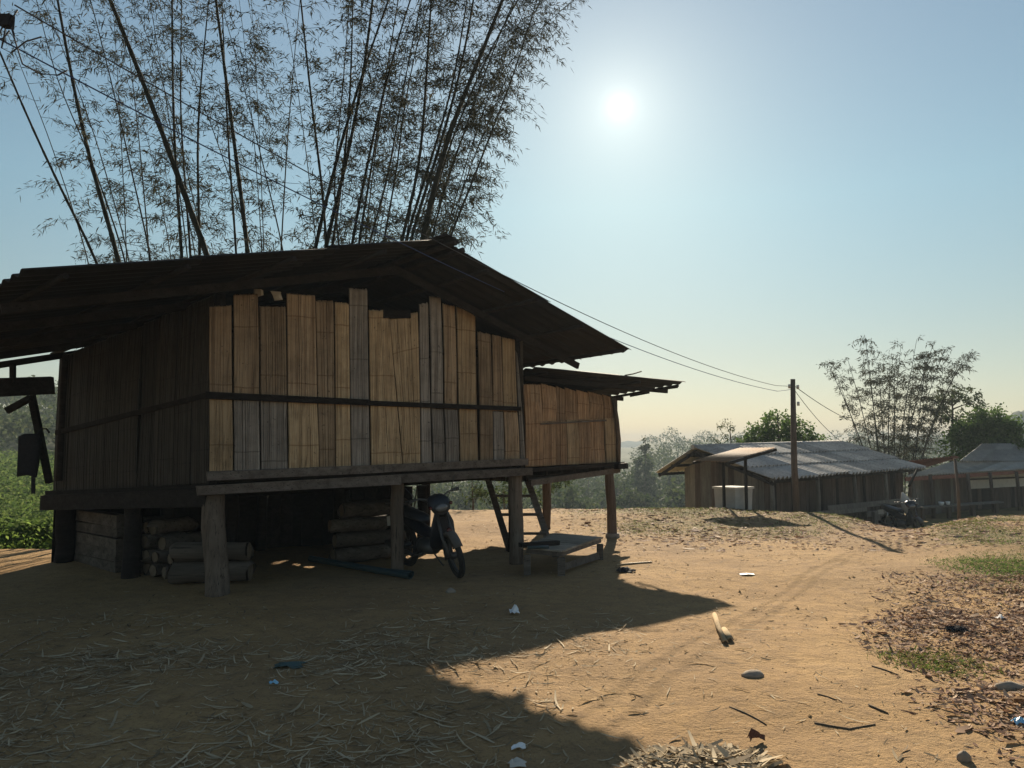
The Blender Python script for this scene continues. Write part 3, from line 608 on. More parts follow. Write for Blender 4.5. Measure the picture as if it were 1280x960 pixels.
# ------------------------------------------------------------------ firewood and timber under the house
def log(name, a, b, r, label, group, mat='log_wood', n=11):
    a = Vector(a); b = Vector(b); pts = [a.lerp(b, s_) + Vector((R.uniform(-1, 1), R.uniform(-1, 1), R.uniform(-1, 1))) * r * 0.07 for s_ in (0, 0.02, 0.25, 0.5, 0.75, 0.98, 1)]
    mb = MB().tube(pts, [r * f_ for f_ in (0.9, 1, 1.03, 1.0, 0.97, 1, 0.9)], n, False, 0.09)
    o = mb.build(name, M[mat]); tag(o, label, 'log', group)
    for e, s_ in ((pts[0], -1), (pts[-1], 1)):
        d = (b - a).normalized() * s_; u = d.orthogonal().normalized(); v = d.cross(u)
        vs_ = [e + d * 0.004 + (u * math.cos(k_ * 2 * math.pi / n) + v * math.sin(k_ * 2 * math.pi / n)) * r * 0.9 for k_ in range(n)]
        MB().add([e + d * 0.012] + vs_, [(0, 1 + k_, 1 + (k_ + 1) % n) for k_ in range(n)]).build('sawn_end', M['log_end'], o)
    return o
pa = gnd(214, 729); pb = gnd(312, 728)
ldir = (pb - pa).normalized()
for lv, (r_, sh) in enumerate(((0.125, 0.0), (0.115, 0.03))):
    a = pa + ldir * sh; z = 0.125 + lv * 0.235
    log('fire_log', Vector((a.x, a.y, z)), Vector((pb.x - 0.02 * lv, pb.y, z + 0.01)), r_, 'thick grey log lying behind the big corner stilt, ' + ('upper' if lv else 'lower') + ' of the pair', 'logs by the corner stilt')
fa, fb = gnd(158, 712), gnd(226, 726)
for lv, n_ in enumerate((6, 6, 5, 4)):
    for i in range(n_):
        q = fa.lerp(fb, (i + 0.25 * (lv % 2) + R.uniform(-0.1, 0.1)) / 6.0); r_ = R.uniform(0.075, 0.098); z = 0.085 + lv * 0.165 + R.uniform(-0.01, 0.01)
        st_ = Vector((q.x, q.y, z)) - fd * R.uniform(0, 0.12)
        log('fire_log', st_, st_ + fd * R.uniform(0.55, 0.75) + rd * 0.25 + UP * R.uniform(-0.02, 0.02), r_, 'split firewood log in the ' + ['bottom', 'second', 'third', 'top'][lv] + ' layer of the pile between timbers and corner stilt', 'firewood pile under the house', n=8)
for lv in range(5):
    a = gnd(92, 702); b = gnd(152, 716); z = 0.08 + lv * 0.145
    tag(MB().beam((a.x, a.y, z), (b.x, b.y, z), 0.16, 0.135, jit=0.012).build('squared_timber', M['log_wood']), ['bottom', 'second', 'middle', 'fourth', 'topmost'][lv] + ' squared timber in the low stack beside the far stilt', 'timber', 'timber stack by the far stilt')
a0 = gnd(432, 706); ed = rd * -1.0
for lv in range(4):
    for j in range(2):
        a = a0 + fd * (0.34 * j + 0.02 * (lv % 2)) + rd * (0.1 + R.uniform(0, 0.1)); z = 0.11 + lv * 0.205
        o_ = a + rd * (0.30 * j) + rd * R.uniform(-0.04, 0.04) - fd * R.uniform(0, 0.12); st_ = Vector((o_.x, o_.y, z))
        log('stacked_log', st_, st_ + fd * R.uniform(0.8, 0.98) + UP * R.uniform(-0.02, 0.02), R.uniform(0.09, 0.112), 'rough log in the ' + ['bottom', 'second', 'third', 'top'][lv] + ' layer of the stack behind the parked motorbike', 'stacked logs behind the motorbike', n=8)
for (x0, y0, x1, y1, tail, lb) in ((388, 702, 513, 724, 0.5, 'longer'), (470, 716, 515, 721, 0.9, 'shorter')):
    a = gnd(x0, y0); b = gnd(x1, y1); r_ = 0.042
    mb = MB(); n = 12; d = (b - a).normalized()
    a.z = g1(a.x, a.y) + r_; b.z = g1(b.x, b.y) + r_
    mb.tube([a, b], r_, n, False); mb.tube([b, a], r_ * 0.88, n, False)
    for e in (a, b):
        u = d.orthogonal().normalized(); v = d.cross(u)
        ring = [e + (u * math.cos(k_ * 2 * math.pi / n) + v * math.sin(k_ * 2 * math.pi / n)) * rr for rr in (r_, r_ * 0.88) for k_ in range(n)]
        mb.add(ring, [(k_, (k_ + 1) % n, n + (k_ + 1) % n, n + k_) for k_ in range(n)])
    tag(mb.build('water_pipe', M['pipe_blue']), lb + ' of two blue plastic pipes lying at the foot of a stilt', 'pipe')

# ------------------------------------------------------------------ motorbike (local: x forward, y left, z up)
def make_bike(name, label):
    b = empty(name, (0, 0, 0), label, 'motorbike')
    def ell(c, ry, rz, n=12, tilt=0.0):
        ct, st = math.cos(tilt), math.sin(tilt)
        return [Vector((c[0] - math.sin(a) * rz * st, c[1] + math.cos(a) * ry, c[2] + math.sin(a) * rz * ct)) for a in [2 * math.pi * k_ / n for k_ in range(n)]]
    st = math.radians(-16); hx = Vector((0.92, 0, 0.84)); ax = Vector((-0.42, 0, 0.9)).normalized()
    TS = Matrix.Translation(hx) @ Matrix.Rotation(st, 4, ax) @ Matrix.Translation(-hx)
    def steer(mb): mb.v = [tuple(TS @ Vector(v)) for v in mb.v]; return mb
    def wheel(c, sfn, wd):
        t = sfn(MB().torus(c, (0, 1, 0), 0.245, wd, 32, 10)).build('wheel', M['tyre'], b)
        sfn(MB().torus(c, (0, 1, 0), 0.208, 0.014, 32, 6)).build('rim', M['steel'], t)
        h = MB().tube([Vector(c) - Vector((0, 0.05, 0)), Vector(c) + Vector((0, 0.05, 0))], 0.045, 12)
        sfn(h).build('hub', M['steel'], t); sp_ = MB()
        for k_ in range(18):
            a = 2 * math.pi * k_ / 18; sgn = 0.035 if k_ % 2 else -0.035
            sp_.tube([Vector(c) + Vector((math.cos(a + 0.2) * 0.04, sgn, math.sin(a + 0.2) * 0.04)), Vector(c) + Vector((math.cos(a) * 0.205, 0, math.sin(a) * 0.205))], 0.0025, 4, False)
        sfn(sp_).build('spokes', M['steel'], t); return t
    wheel((0, 0, 0.285), lambda m: m, 0.042); wheel((1.22, 0, 0.285), steer, 0.038)
    fm = MB(); secs = []
    for k_ in range(11):
        a = math.radians(200 - k_ * 17); r_ = 0.305; c = Vector((1.22 + math.cos(a) * r_, 0, 0.285 + math.sin(a) * r_)); nr = Vector((math.cos(a), 0, math.sin(a)))
        secs.append([c + Vector((0, -0.062, 0)) - nr * 0.05, c + Vector((0, -0.05, 0)), c + nr * 0.016, c + Vector((0, 0.05, 0)), c + Vector((0, 0.062, 0)) - nr * 0.05, c + Vector((0, 0.045, 0)) - nr * 0.008, c, c + Vector((0, -0.045, 0)) - nr * 0.008])
    steer(fm.loft(secs)).build('front_mudguard', M['dusty_grey'], b)
    steer(MB().loft([ell((1.20, 0, 0.605), 0.035, 0.03), ell((1.235, 0, 0.60), 0.03, 0.02)])).build('mudguard_badge', M['red_lens'], b)
    for s_ in (-1, 1): steer(MB().tube([(1.22, s_ * 0.075, 0.285), (1.10, s_ * 0.075, 0.52), (0.99, s_ * 0.06, 0.78)], [0.024, 0.022, 0.018], 8)).build('fork_leg', M['steel'], b)
    steer(MB().loft([ell((1.06, 0, 0.80), 0.05, 0.05), ell((1.06, 0, 0.86), 0.12, 0.075), ell((1.00, 0, 0.93), 0.15, 0.085), ell((0.90, 0, 0.97), 0.12, 0.06), ell((0.82, 0, 0.97), 0.05, 0.03)])).build('headlight_cowl', M['blue_plastic'], b)
    steer(MB().loft([ell((1.07, 0, 0.875), 0.088, 0.052), ell((1.10, 0, 0.87), 0.075, 0.042), ell((1.112, 0, 0.868), 0.03, 0.018)])).build('headlight', M['clear_lens'], b)
    hb = steer(MB().tube([(0.78, -0.33, 1.0), (0.86, -0.2, 1.01), (0.90, -0.08, 0.97), (0.90, 0.08, 0.97), (0.86, 0.2, 1.01), (0.78, 0.33, 1.0)], 0.012, 8)).build('handlebar', M['steel'], b)
    for s_ in (-1, 1):
        steer(MB().tube([(0.80, s_ * 0.26, 1.005), (0.77, s_ * 0.36, 1.0)], 0.018, 8)).build('grip', M['black_plastic'], hb)
        steer(MB().tube([(0.85, s_ * 0.22, 1.01), (0.90, s_ * 0.36, 0.99)], 0.006, 6)).build('brake_lever', M['steel'], hb)
        steer(MB().loft([ell((1.06, s_ * 0.135, 0.90), 0.025, 0.022), ell((1.085, s_ * 0.135, 0.895), 0.015, 0.014)])).build('indicator', M['red_lens'], b)
    MB().loft([ell((0.98, 0, 0.78), 0.10, 0.11), ell((0.99, 0, 0.66), 0.165, 0.10), ell((0.96, 0, 0.52), 0.19, 0.08), ell((0.90, 0, 0.40), 0.16, 0.06), ell((0.84, 0, 0.33), 0.10, 0.03)]).build('leg_shield', M['blue_plastic'], b)
    MB().loft([ell((0.90, 0, 0.66), 0.05, 0.06), ell((0.72, 0, 0.52), 0.055, 0.06), ell((0.55, 0, 0.52), 0.075, 0.08), ell((0.35, 0, 0.58), 0.10, 0.09), ell((0.0, 0, 0.68), 0.10, 0.075), ell((-0.28, 0, 0.74), 0.05, 0.04)]).build('body_cover', M['blue_plastic'], b)
    MB().loft([ell((0.58, 0, 0.66), 0.06, 0.03), ell((0.50, 0, 0.70), 0.115, 0.05), ell((0.25, 0, 0.735), 0.13, 0.05), ell((0.0, 0, 0.775), 0.125, 0.05), ell((-0.2, 0, 0.80), 0.09, 0.035)]).build('seat', M['black_plastic'], b)
    MB().loft([ell((0.76, 0, 0.32), 0.08, 0.07), ell((0.64, 0, 0.33), 0.11, 0.10), ell((0.5, 0, 0.33), 0.12, 0.11), ell((0.38, 0, 0.34), 0.07, 0.08)]).build('engine', M['steel'], b)
    MB().tube([(0.6, -0.1, 0.26), (0.4, -0.13, 0.22), (0.15, -0.15, 0.26), (-0.25, -0.16, 0.33)], [0.018, 0.02, 0.04, 0.043], 10).build('exhaust', M['steel'], b)
    for s_ in (-1, 1):
        MB().tube([(0.42, s_ * 0.08, 0.32), (0, s_ * 0.085, 0.285)], 0.018, 8).build('swingarm', M['black_plastic'], b)
        MB().tube([(0.0, s_ * 0.10, 0.31), (0.10, s_ * 0.10, 0.62)], 0.024, 8).build('shock_absorber', M['chrome'], b)
        MB().tube([(0.55, s_ * 0.1, 0.27), (0.55, s_ * 0.26, 0.27)], 0.014, 8).build('footpeg', M['black_plastic'], b)
    MB().loft([ell((-0.26, 0, 0.74), 0.07, 0.04), ell((-0.32, 0, 0.73), 0.05, 0.025)]).build('tail_light', M['red_lens'], b)
    for s_ in (-1, 1):
        mi = steer(MB().tube([(0.84, s_ * 0.24, 1.01), (0.82, s_ * 0.30, 1.13), (0.80, s_ * 0.33, 1.18)], 0.005, 5)).build('mirror_stalk', M['black_plastic'], b)
        steer(MB().tube([(0.90, s_ * 0.20, 1.0), (0.98, s_ * 0.14, 0.97), (1.04, s_ * 0.06, 0.85), (1.06, s_ * 0.06, 0.62)], 0.005, 5)).build('brake_cable', M['black_plastic'], b)
    MB().box((-0.34, 0, 0.60), (0.006, 0.17, 0.13)).build('number_plate', M['pale_cloth'], b)
    rs = MB(); secs = []
    for k_ in range(8):
        a = math.radians(85 + k_ * 16); r_ = 0.32; c = Vector((math.cos(a) * r_, 0, 0.285 + math.sin(a) * r_)); nr = Vector((math.cos(a), 0, math.sin(a)))
        secs.append([c + Vector((0, -0.065, 0)) - nr * 0.03, c + nr * 0.01, c + Vector((0, 0.065, 0)) - nr * 0.03, c - nr * 0.006])
    rs.loft(secs).build('rear_mudguard', M['black_plastic'], b)
    MB().tube([(0.5, 0.10, 0.24), (0.45, 0.27, 0.005)], 0.011, 8).build('side_stand', M['steel'], b)
    rk = MB(); [rk.tube([(0.0, s_ * 0.1, 0.82), (-0.33, s_ * 0.09, 0.84)], 0.009, 6) for s_ in (-1, 1)]; rk.tube([(-0.33, -0.09, 0.84), (-0.33, 0.09, 0.84)], 0.009, 6); rk.tube([(-0.18, -0.095, 0.83), (-0.18, 0.095, 0.83)], 0.009, 6)
    rk.build('rear_rack', M['steel'], b)
    return b
def copy_tree(o, parent=None):
    c = o.copy(); C.objects.link(c)
    if parent is not None: c.parent = parent
    for ch in list(o.children): copy_tree(ch, c)
    return c
bike = make_bike('motorbike', 'dark blue underbone motorbike parked under the house behind a stilt'); bpy.context.view_layer.update()
bike2 = copy_tree(bike); bike2['label'] = 'motorbike parked at the path end beside the long grey-roofed house'
bike['group'] = bike2['group'] = 'parked motorbikes'
fw = gnd(572, 723); bd = Vector((0.60, -0.80)); bp = Vector((fw.x, fw.y)) - bd * 1.22
bike.location = (bp.x, bp.y, g1(fw.x, fw.y)); bike.rotation_euler = (math.radians(7), 0, math.atan2(bd.y, bd.x))
f2 = at(1150, 664, 21.6); bd2 = Vector((0.2, -0.98)); bp2 = Vector((f2.x, f2.y)) - bd2 * 1.22
bike2.location = (bp2.x, bp2.y, g1(f2.x, f2.y)); bike2.rotation_euler = (math.radians(3), 0, math.atan2(bd2.y, bd2.x))

# ------------------------------------------------------------------ poles and wires
q = at(996, 636, 19.3); pz = g1(q.x, q.y); tp = at(991, 474, 19.3)
upole = empty('utility_pole', (q.x, q.y, pz), 'slim wooden power pole standing before the long grey roof', 'pole')
MB().tube([(q.x, q.y, pz - 0.2), (q.x - 0.03, q.y, pz + 1.4), (tp.x, tp.y, tp.z)], [0.085, 0.075, 0.06], 10, True, 0.03).build('shaft', M['board_brown'], upole)
for dx, dz in ((-0.09, -0.18), (0.12, -0.2), (0.12, -0.62)): MB().tube([(tp.x + dx, tp.y, tp.z + dz - 0.05), (tp.x + dx, tp.y, tp.z + dz + 0.05)], 0.035, 8).build('insulator', M['porcelain'], upole)
npp = at(-16, 20, 5.6); gpz = g1(npp.x, npp.y)
npole = empty('service_pole', (npp.x, npp.y, gpz), 'wooden pole with a tangle of wires at its head by the eave', 'pole')
MB().tube([(npp.x, npp.y, gpz - 0.2), (npp.x, npp.y, 3.0), (npp.x, npp.y, 5.05)], [0.11, 0.095, 0.08], 10, True, 0.03).build('shaft', M['post_wood'], npole)
MB().box(at(9, 26, 5.5), (0.07, 0.06, 0.09), jit=0.015).build('junction_box', M['dark_cloth'], npole)
for pp in ([(8, 30), (2, 60), (14, 66), (32, 52), (52, 46)], [(14, 34), (20, 55), (28, 80), (50, 92), (72, 94), (84, 88)], [(10, 20), (0, 40), (-8, 60)], [(12, 38), (4, 48), (-8, 50)], [(22, 12), (14, 25), (18, 45)]):
    MB().tube([at(a, b, 5.5) for a, b in pp], 0.006, 5).build('loose_wire', M['wire'], npole)
def wire(pts, r, label, mat='wire', sag=(0.05,)):
    P = []
    for i in range(len(pts) - 1):
        a, b = pts[i], pts[i + 1]; n = 18; sg = sag[min(i, len(sag) - 1)]
        for j in range(n + (i == len(pts) - 2)):
            t = j / n; P.append(a.lerp(b, t) - UP * (4 * sg * t * (1 - t)))
    return tag(MB().tube(P, r, 5).build('power_line', M[mat]), label, 'wire', 'power lines')
e1, e2 = at(970, 482, 19.2), at(972, 489, 19.2)
wire([at(18, 6, 5.5), at(640, 349, 10.0), e1, Vector((tp.x - 0.06, tp.y, tp.z - 0.18))], 0.006, 'power line crossing above the gable and sagging to the pole, upper of the two', 'wire', (0.06, 0.16, 0.0))
wire([at(0, 49, 5.5), at(508, 307, 8.6), e2, Vector((tp.x - 0.06, tp.y, tp.z - 0.26))], 0.006, 'power line fixed to the gable edge and sagging to the pole, lower of the two', 'wire_blue', (0.03, 0.22, 0.0))
wire([Vector((tp.x + 0.05, tp.y, tp.z - 0.18)), at(1075, 530, 26), at(1145, 588, 27)], 0.009, 'thin power line running from the pole to the far red-eaved house', 'wire', (0.1, 0.1))
wire([Vector((tp.x + 0.05, tp.y, tp.z - 0.3)), at(1052, 552, 25.5)], 0.008, 'thin power line running from the pole down to the long roof ridge', 'wire', (0.12,))
q = at(1199, 655, 19.6); q.z = g1(q.x, q.y)
tag(MB().tube([(q.x, q.y, q.z - 0.1), (q.x + 0.02, q.y, 0.5), (q.x - 0.03, q.y, at(1197, 573, 19.6).z)], [0.042, 0.038, 0.03], 9, True, 0.05).build('fence_post', M['board_brown']), 'thin bare wooden post beside the path before the red-eaved house', 'post')

# ------------------------------------------------------------------ long grey-roofed house
NE = at(967, 601, 20.3); FE = at(1157, 586, 26.4); hd = (FE - NE); hd.z = 0; hl = hd.length; hd.normalize(); hb_ = Vector((-hd.y, hd.x, 0))
PK = at(867, 560, 22.3); RE = at(1051, 553.5, 28.0); LE = at(820, 591, 23.3)
h1 = empty('long_house', Vector((NE.x + 2, NE.y + 3, -0.75)), 'long low plank house with a grey corrugated gable roof', 'house')
qh = (NE, FE, RE, PK); LEB = LE + (RE - PK); LEB.z = LE.z + 0.1
roof(h1, qh, 9, 3, 'fibre_cement', jit=0.05, pitch=0.21, amp=0.05, per=4, flat_=True, tilt=0.045)
roof(h1, (LE, LEB, RE, PK), 9, 1, 'fibre_cement', jit=0.03)
MB().tube([PK + UP * 0.03 - hd * 0.05, RE + UP * 0.03], 0.07, 8).build('ridge_cap', M['fibre_cement'], h1)
for v in (0.05, 0.4, 0.8):
    for q4 in (qh, (LE, LEB, RE, PK)): MB().beam(under(q4, 0.0, v, 0.09), under(q4, 1.0, v, 0.09), 0.06, 0.08).build('purlin', M['dark_wood'], h1)
MB().beam(under(qh, 0.005, 0.0, 0.1), under(qh, 0.005, 1, 0.1), 0.05, 0.08).build('rafter', M['dark_wood'], h1); q4 = (LE, LEB, RE, PK); MB().beam(under(q4, 0.01, 0.0, 0.1), under(q4, 0.01, 1, 0.1), 0.05, 0.08).build('rafter', M['dark_wood'], h1)
def boards(parent, a, b, z0, ztop, wd, mats, th=0.025, nm='board'):
    a = Vector((a.x, a.y, 0)); b = Vector((b.x, b.y, 0)); L = (b - a).length; n = max(1, int(L / wd)); d = (b - a) / L; nn = UP.cross(d)
    for i in range(n):
        s0 = i / n; s1 = (i + 1) / n - 0.008 / L; p0 = a.lerp(b, s0) + nn * R.uniform(-0.008, 0.008); p1 = a.lerp(b, s1) + nn * R.uniform(-0.008, 0.008)
        t0 = ztop(s0) + R.uniform(-0.015, 0.015); t1 = ztop(s1) + R.uniform(-0.015, 0.015)
        V = [p0 + UP * z0, p1 + UP * z0, p1 + UP * t1, p0 + UP * t0]; MB().add(V + [v_ + nn * th for v_ in V], [(0, 1, 2, 3), (7, 6, 5, 4), (0, 4, 5, 1), (1, 5, 6, 2), (2, 6, 7, 3), (3, 7, 4, 0)]).build(nm, M[R.choice(mats)], parent)
wf0 = NE + hb_ * 0.55 + hd * 0.45; wf1 = FE + hb_ * 0.55 - hd * 0.5
GW = LE + hd * 0.55 - hb_ * 0.35; GW = at(856, 600, 23.4)
boards(h1, wf0, wf1, -0.8, lambda s_: 0.86, 0.19, ['board_brown', 'board_brown', 'dark_wood', 'board_brown'])
wid = (Vector((GW.x, GW.y, 0)) - Vector((wf0.x, wf0.y, 0))).length
boards(h1, GW, wf0, -0.9, lambda s_: 0.98 + 0.36 * min(1, s_ / 0.3) - 0.55 * max(0, (s_ - 0.3) / 0.7), 0.2, ['board_pale', 'board_pale', 'board_brown'])
BWL = GW + hd * 8.3; boards(h1, BWL, GW, -0.9, lambda s_: 1.0, 0.5, ['board_brown']); boards(h1, wf1, BWL, -0.9, lambda s_: 1.0, 0.4, ['board_brown'])
for s_ in (0.02, 0.27, 0.5, 0.72, 0.93):
    q = NE + hd * (hl * s_) + hb_ * 0.18; MB().tube([(q.x, q.y, g1(q.x, q.y) - 0.15), (q.x + 0.03, q.y, 0.2), (q.x, q.y, 0.78 + 0.1 * s_)], 0.06, 8, True, 0.06).build('post', M['board_pale'], h1)
for (s0, s1, z, ht) in ((0.30, 0.93, -0.12, 0.16), (0.55, 0.96, -0.42, 0.17), (0.02, 0.55, -0.25, 0.14)):
    a = NE + hd * hl * s0 + hb_ * 0.05; b = NE + hd * hl * s1 + hb_ * 0.05; MB().beam((a.x, a.y, z), (b.x, b.y, z), 0.04, ht, jit=0.01).build('rail_board', M['board_pale'], h1)
for s_ in (0.58, 0.75, 0.9):
    q = NE + hd * hl * s_ - hb_ * 0.1; MB().beam((q.x, q.y, g1(q.x, q.y) - 0.1), (q.x, q.y, -0.35), 0.16, 0.16, up=Vector((0, 1, 0)), jit=0.01).build('stump', M['board_pale'], h1)
q = NE + hd * hl * 0.97; MB().tube([at(1136, 608, 24.6), at(1146, 588, 24.8)], 0.04, 6).build('strut', M['dark_wood'], h1)

# water tank and its shelter
def boxm(c, sx, sy, sz, rz, top=1.0):
    rot = Matrix.Rotation(rz, 3, 'Z'); V = []
    for z, k_ in ((0, top), (sz, 1)):
        for y in (-1, 1):
            for x in (-1, 1): V.append(Vector(c) + rot @ Vector((x * sx / 2 * k_, y * sy / 2 * k_, z)))
    return MB().add(V, [(0, 2, 3, 1), (4, 5, 7, 6), (0, 1, 5, 4), (2, 6, 7, 3), (0, 4, 6, 2), (1, 3, 7, 5)])
tq = at(917, 633, 19.0); tz = g1(tq.x, tq.y); rz_ = math.radians(38)
tank = empty('water_tank', (tq.x, tq.y, tz), 'pale concrete water tank under the tilted rusty sheet', 'tank')
boxm((tq.x, tq.y, tz + 0.02), 0.70, 0.62, 0.56, rz_, 0.93).build('basin', M['concrete'], tank)
boxm((tq.x, tq.y, tz + 0.582), 0.76, 0.68, 0.05, rz_).build('lid', M['whitewash'], tank)
boxm((tq.x + 0.02, tq.y, tz - 0.06), 1.15, 0.95, 0.075, rz_).build('slab', M['concrete'], tank)
shl = empty('tank_shelter', (tq.x, tq.y - 0.1, tz), 'tilted rusty sheet roof on two posts over the water tank', 'shelter')
sq = (at(867, 576, 18.6), at(907, 577.5, 17.9), at(970, 559.5, 19.0), at(925, 560, 19.8))
corrugated(shl, sq, 0, 1, 0, 1, 'rusty_sheet', 0.09, 0.008, tilt=0.0)
MB().beam(sq[1] - UP * 0.05, sq[2] - UP * 0.05, 0.05, 0.06).build('rafter', M['dark_wood'], shl); MB().beam(sq[0] - UP * 0.05, sq[3] - UP * 0.05, 0.05, 0.06).build('rafter', M['dark_wood'], shl)
for px_, D_, yt in ((904, 18.6, 576), (931.5, 18.6, 567)):
    t_ = at(px_, yt, D_); MB().beam((t_.x, t_.y, g1(t_.x, t_.y) - 0.1), (t_.x, t_.y, t_.z - 0.02), 0.06, 0.07, up=Vector((0, 1, 0))).build('post', M['dark_wood'], shl)

# ------------------------------------------------------------------ red-eaved house
h2 = empty('red_eaved_house', at(1215, 640, 29), 'plank house with red eave sheet and whitewashed panels beyond the path', 'house'); h2.location.z = -0.75
q2 = (at(1199, 577, 28.5), at(1340, 577, 34), at(1345, 554.5, 37), at(1227, 555.5, 31.5)); roof(h2, q2, 6, 3, 'fibre_cement', jit=0.03, per=4, flat_=True, amp=0.035)
q3 = (at(1133, 596, 25.6), at(1335, 584, 31.5), at(1345, 576.5, 34.2), at(1190, 577.5, 28.6)); roof(h2, q3, 8, 1, 'fibre_cement', jit=0.02, per=4, flat_=True, amp=0.035)
MB().beam(under(q3, 0, 0, 0.09), under(q3, 1, 0, 0.09), 0.03, 0.13).build('fascia', M['red_sheet'], h2)
q5 = (at(1128, 577, 27.3), at(1196, 570, 28.8), at(1200, 572, 31), at(1150, 586, 29.5)); corrugated(h2, q5, 0, 1, 0, 1, 'red_sheet', 0.177, 0.02, tilt=0, name='awning_sheet')
wa, wb = at(1138, 640, 26.6), at(1212, 640, 29.2); wc = at(1330, 640, 33.0)
boards(h2, wa, wb, -0.85, lambda s_: 0.80, 0.2, ['board_brown', 'board_brown', 'board_pale'])
boards(h2, wb, wc, -0.85, lambda s_: 0.05, 0.3, ['dark_wood', 'board_brown'])
boards(h2, wb, wc, 0.06, lambda s_: 0.88, 0.95, ['whitewash'], nm='white_panel')
zz = wc + Vector((-2.5, 4, 0)); boards(h2, wc, zz, -0.85, lambda s_: 1.0, 0.5, ['board_brown'])
MB().beam(wb + Vector((0, -0.06, 0)) - UP * (wb.z - 0.42), wc + Vector((0, -0.06, 0)) - UP * (wc.z - 0.42), 0.04, 0.06).build('rail', M['dark_wood'], h2)
for px_, D_ in ((1165, 26.0), (1212, 27.3), (1240, 28.2), (1273, 29.2)):
    t_ = at(px_, 600, D_); MB().tube([(t_.x, t_.y, g1(t_.x, t_.y) - 0.1), (t_.x - 0.03, t_.y, 0.1), (t_.x - 0.06, t_.y, 0.72)], 0.06, 7, True, 0.05).build('post', M['board_brown'], h2)
bn = empty('plank_bench', at(1190, 640, 25.4), 'long low plank bench along the red-eaved house', 'bench'); bn.location.z = -0.75
b0, b1 = at(1150, 640, 25.2), at(1252, 632, 27.8)
for j in range(2): MB().beam(Vector((b0.x, b0.y + 0.2 * j, -0.33)), Vector((b1.x, b1.y + 0.2 * j, -0.33)), 0.17, 0.05, jit=0.008).build('plank', M['board_pale'], bn)
for s_ in (0.05, 0.35, 0.65, 0.95): q = b0.lerp(b1, s_); MB().beam((q.x, q.y + 0.1, g1(q.x, q.y) - 0.1), (q.x, q.y + 0.1, -0.36), 0.1, 0.1, up=Vector((0, 1, 0))).build('leg', M['board_brown'], bn)
for px_, lb in ((1176, 'white plastic bowl on the plank bench nearer the grey-roofed house'), (1184, 'smaller white plastic bowl on the plank bench')):
    s_ = (px_ - 1150) / 102; q = b0.lerp(b1, s_); q = Vector((q.x, q.y + 0.05, -0.305)); rr = 0.09 if px_ == 1176 else 0.07
    tag(MB().loft([[q + Vector((math.cos(a) * rr * k_, math.sin(a) * rr * k_, z)) for a in [i * 0.5236 for i in range(12)]] for k_, z in ((0.6, 0.0), (0.9, 0.05), (1.0, 0.11), (0.9, 0.108), (0.55, 0.02))]).build('bowl', M['white_plastic']), lb, 'bowl')
# sack on the far motorbike
q = at(1133, 632, 22.3); secs = []
for z, r_, dx in ((-0.3, 0.10, 0.12), (-0.1, 0.17, 0.06), (0.1, 0.16, 0.0), (0.28, 0.08, -0.06), (0.38, 0.02, -0.1)): secs.append([q + Vector((dx + math.cos(a) * r_ * R.uniform(0.85, 1.1), math.sin(a) * r_, z)) for a in [i * 0.6283 for i in range(10)]])
tag(MB().loft(secs).build('cloth_sack', M['pale_cloth']), 'pale cloth sack hanging on the motorbike at the path end', 'sack')
# ------------------------------------------------------------------ leaves
def leaf_mesh(name, P, Dv, L, Wd, tone, droop=0.25):
    """many lance-shaped leaves: P base points, Dv unit directions, L lengths, Wd widths"""
    n = len(P); P = np.asarray(P, float); Dv = np.asarray(Dv, float); L = np.asarray(L, float)[:, None]; Wd = np.asarray(Wd, float)[:, None]
    rnd = NR.normal(size=(n, 3)); sdv = np.cross(Dv, rnd); sdv /= np.linalg.norm(sdv, axis=1, keepdims=True) + 1e-9
    dn = np.array([0, 0, -1.0])
    mid = P + Dv * L * 0.42 + dn * L * droop * 0.15; tip = P + Dv * L + dn * L * droop
    V = np.stack([P, mid + sdv * Wd * 0.5, tip, mid - sdv * Wd * 0.5], 1).reshape(-1, 3)
    me = np_mesh(name, V, np.arange(4 * n).reshape(-1, 4)); face_attr(me, 'tone', tone); return me
def unit(v): return v / (np.linalg.norm(v, axis=-1, keepdims=True) + 1e-9)

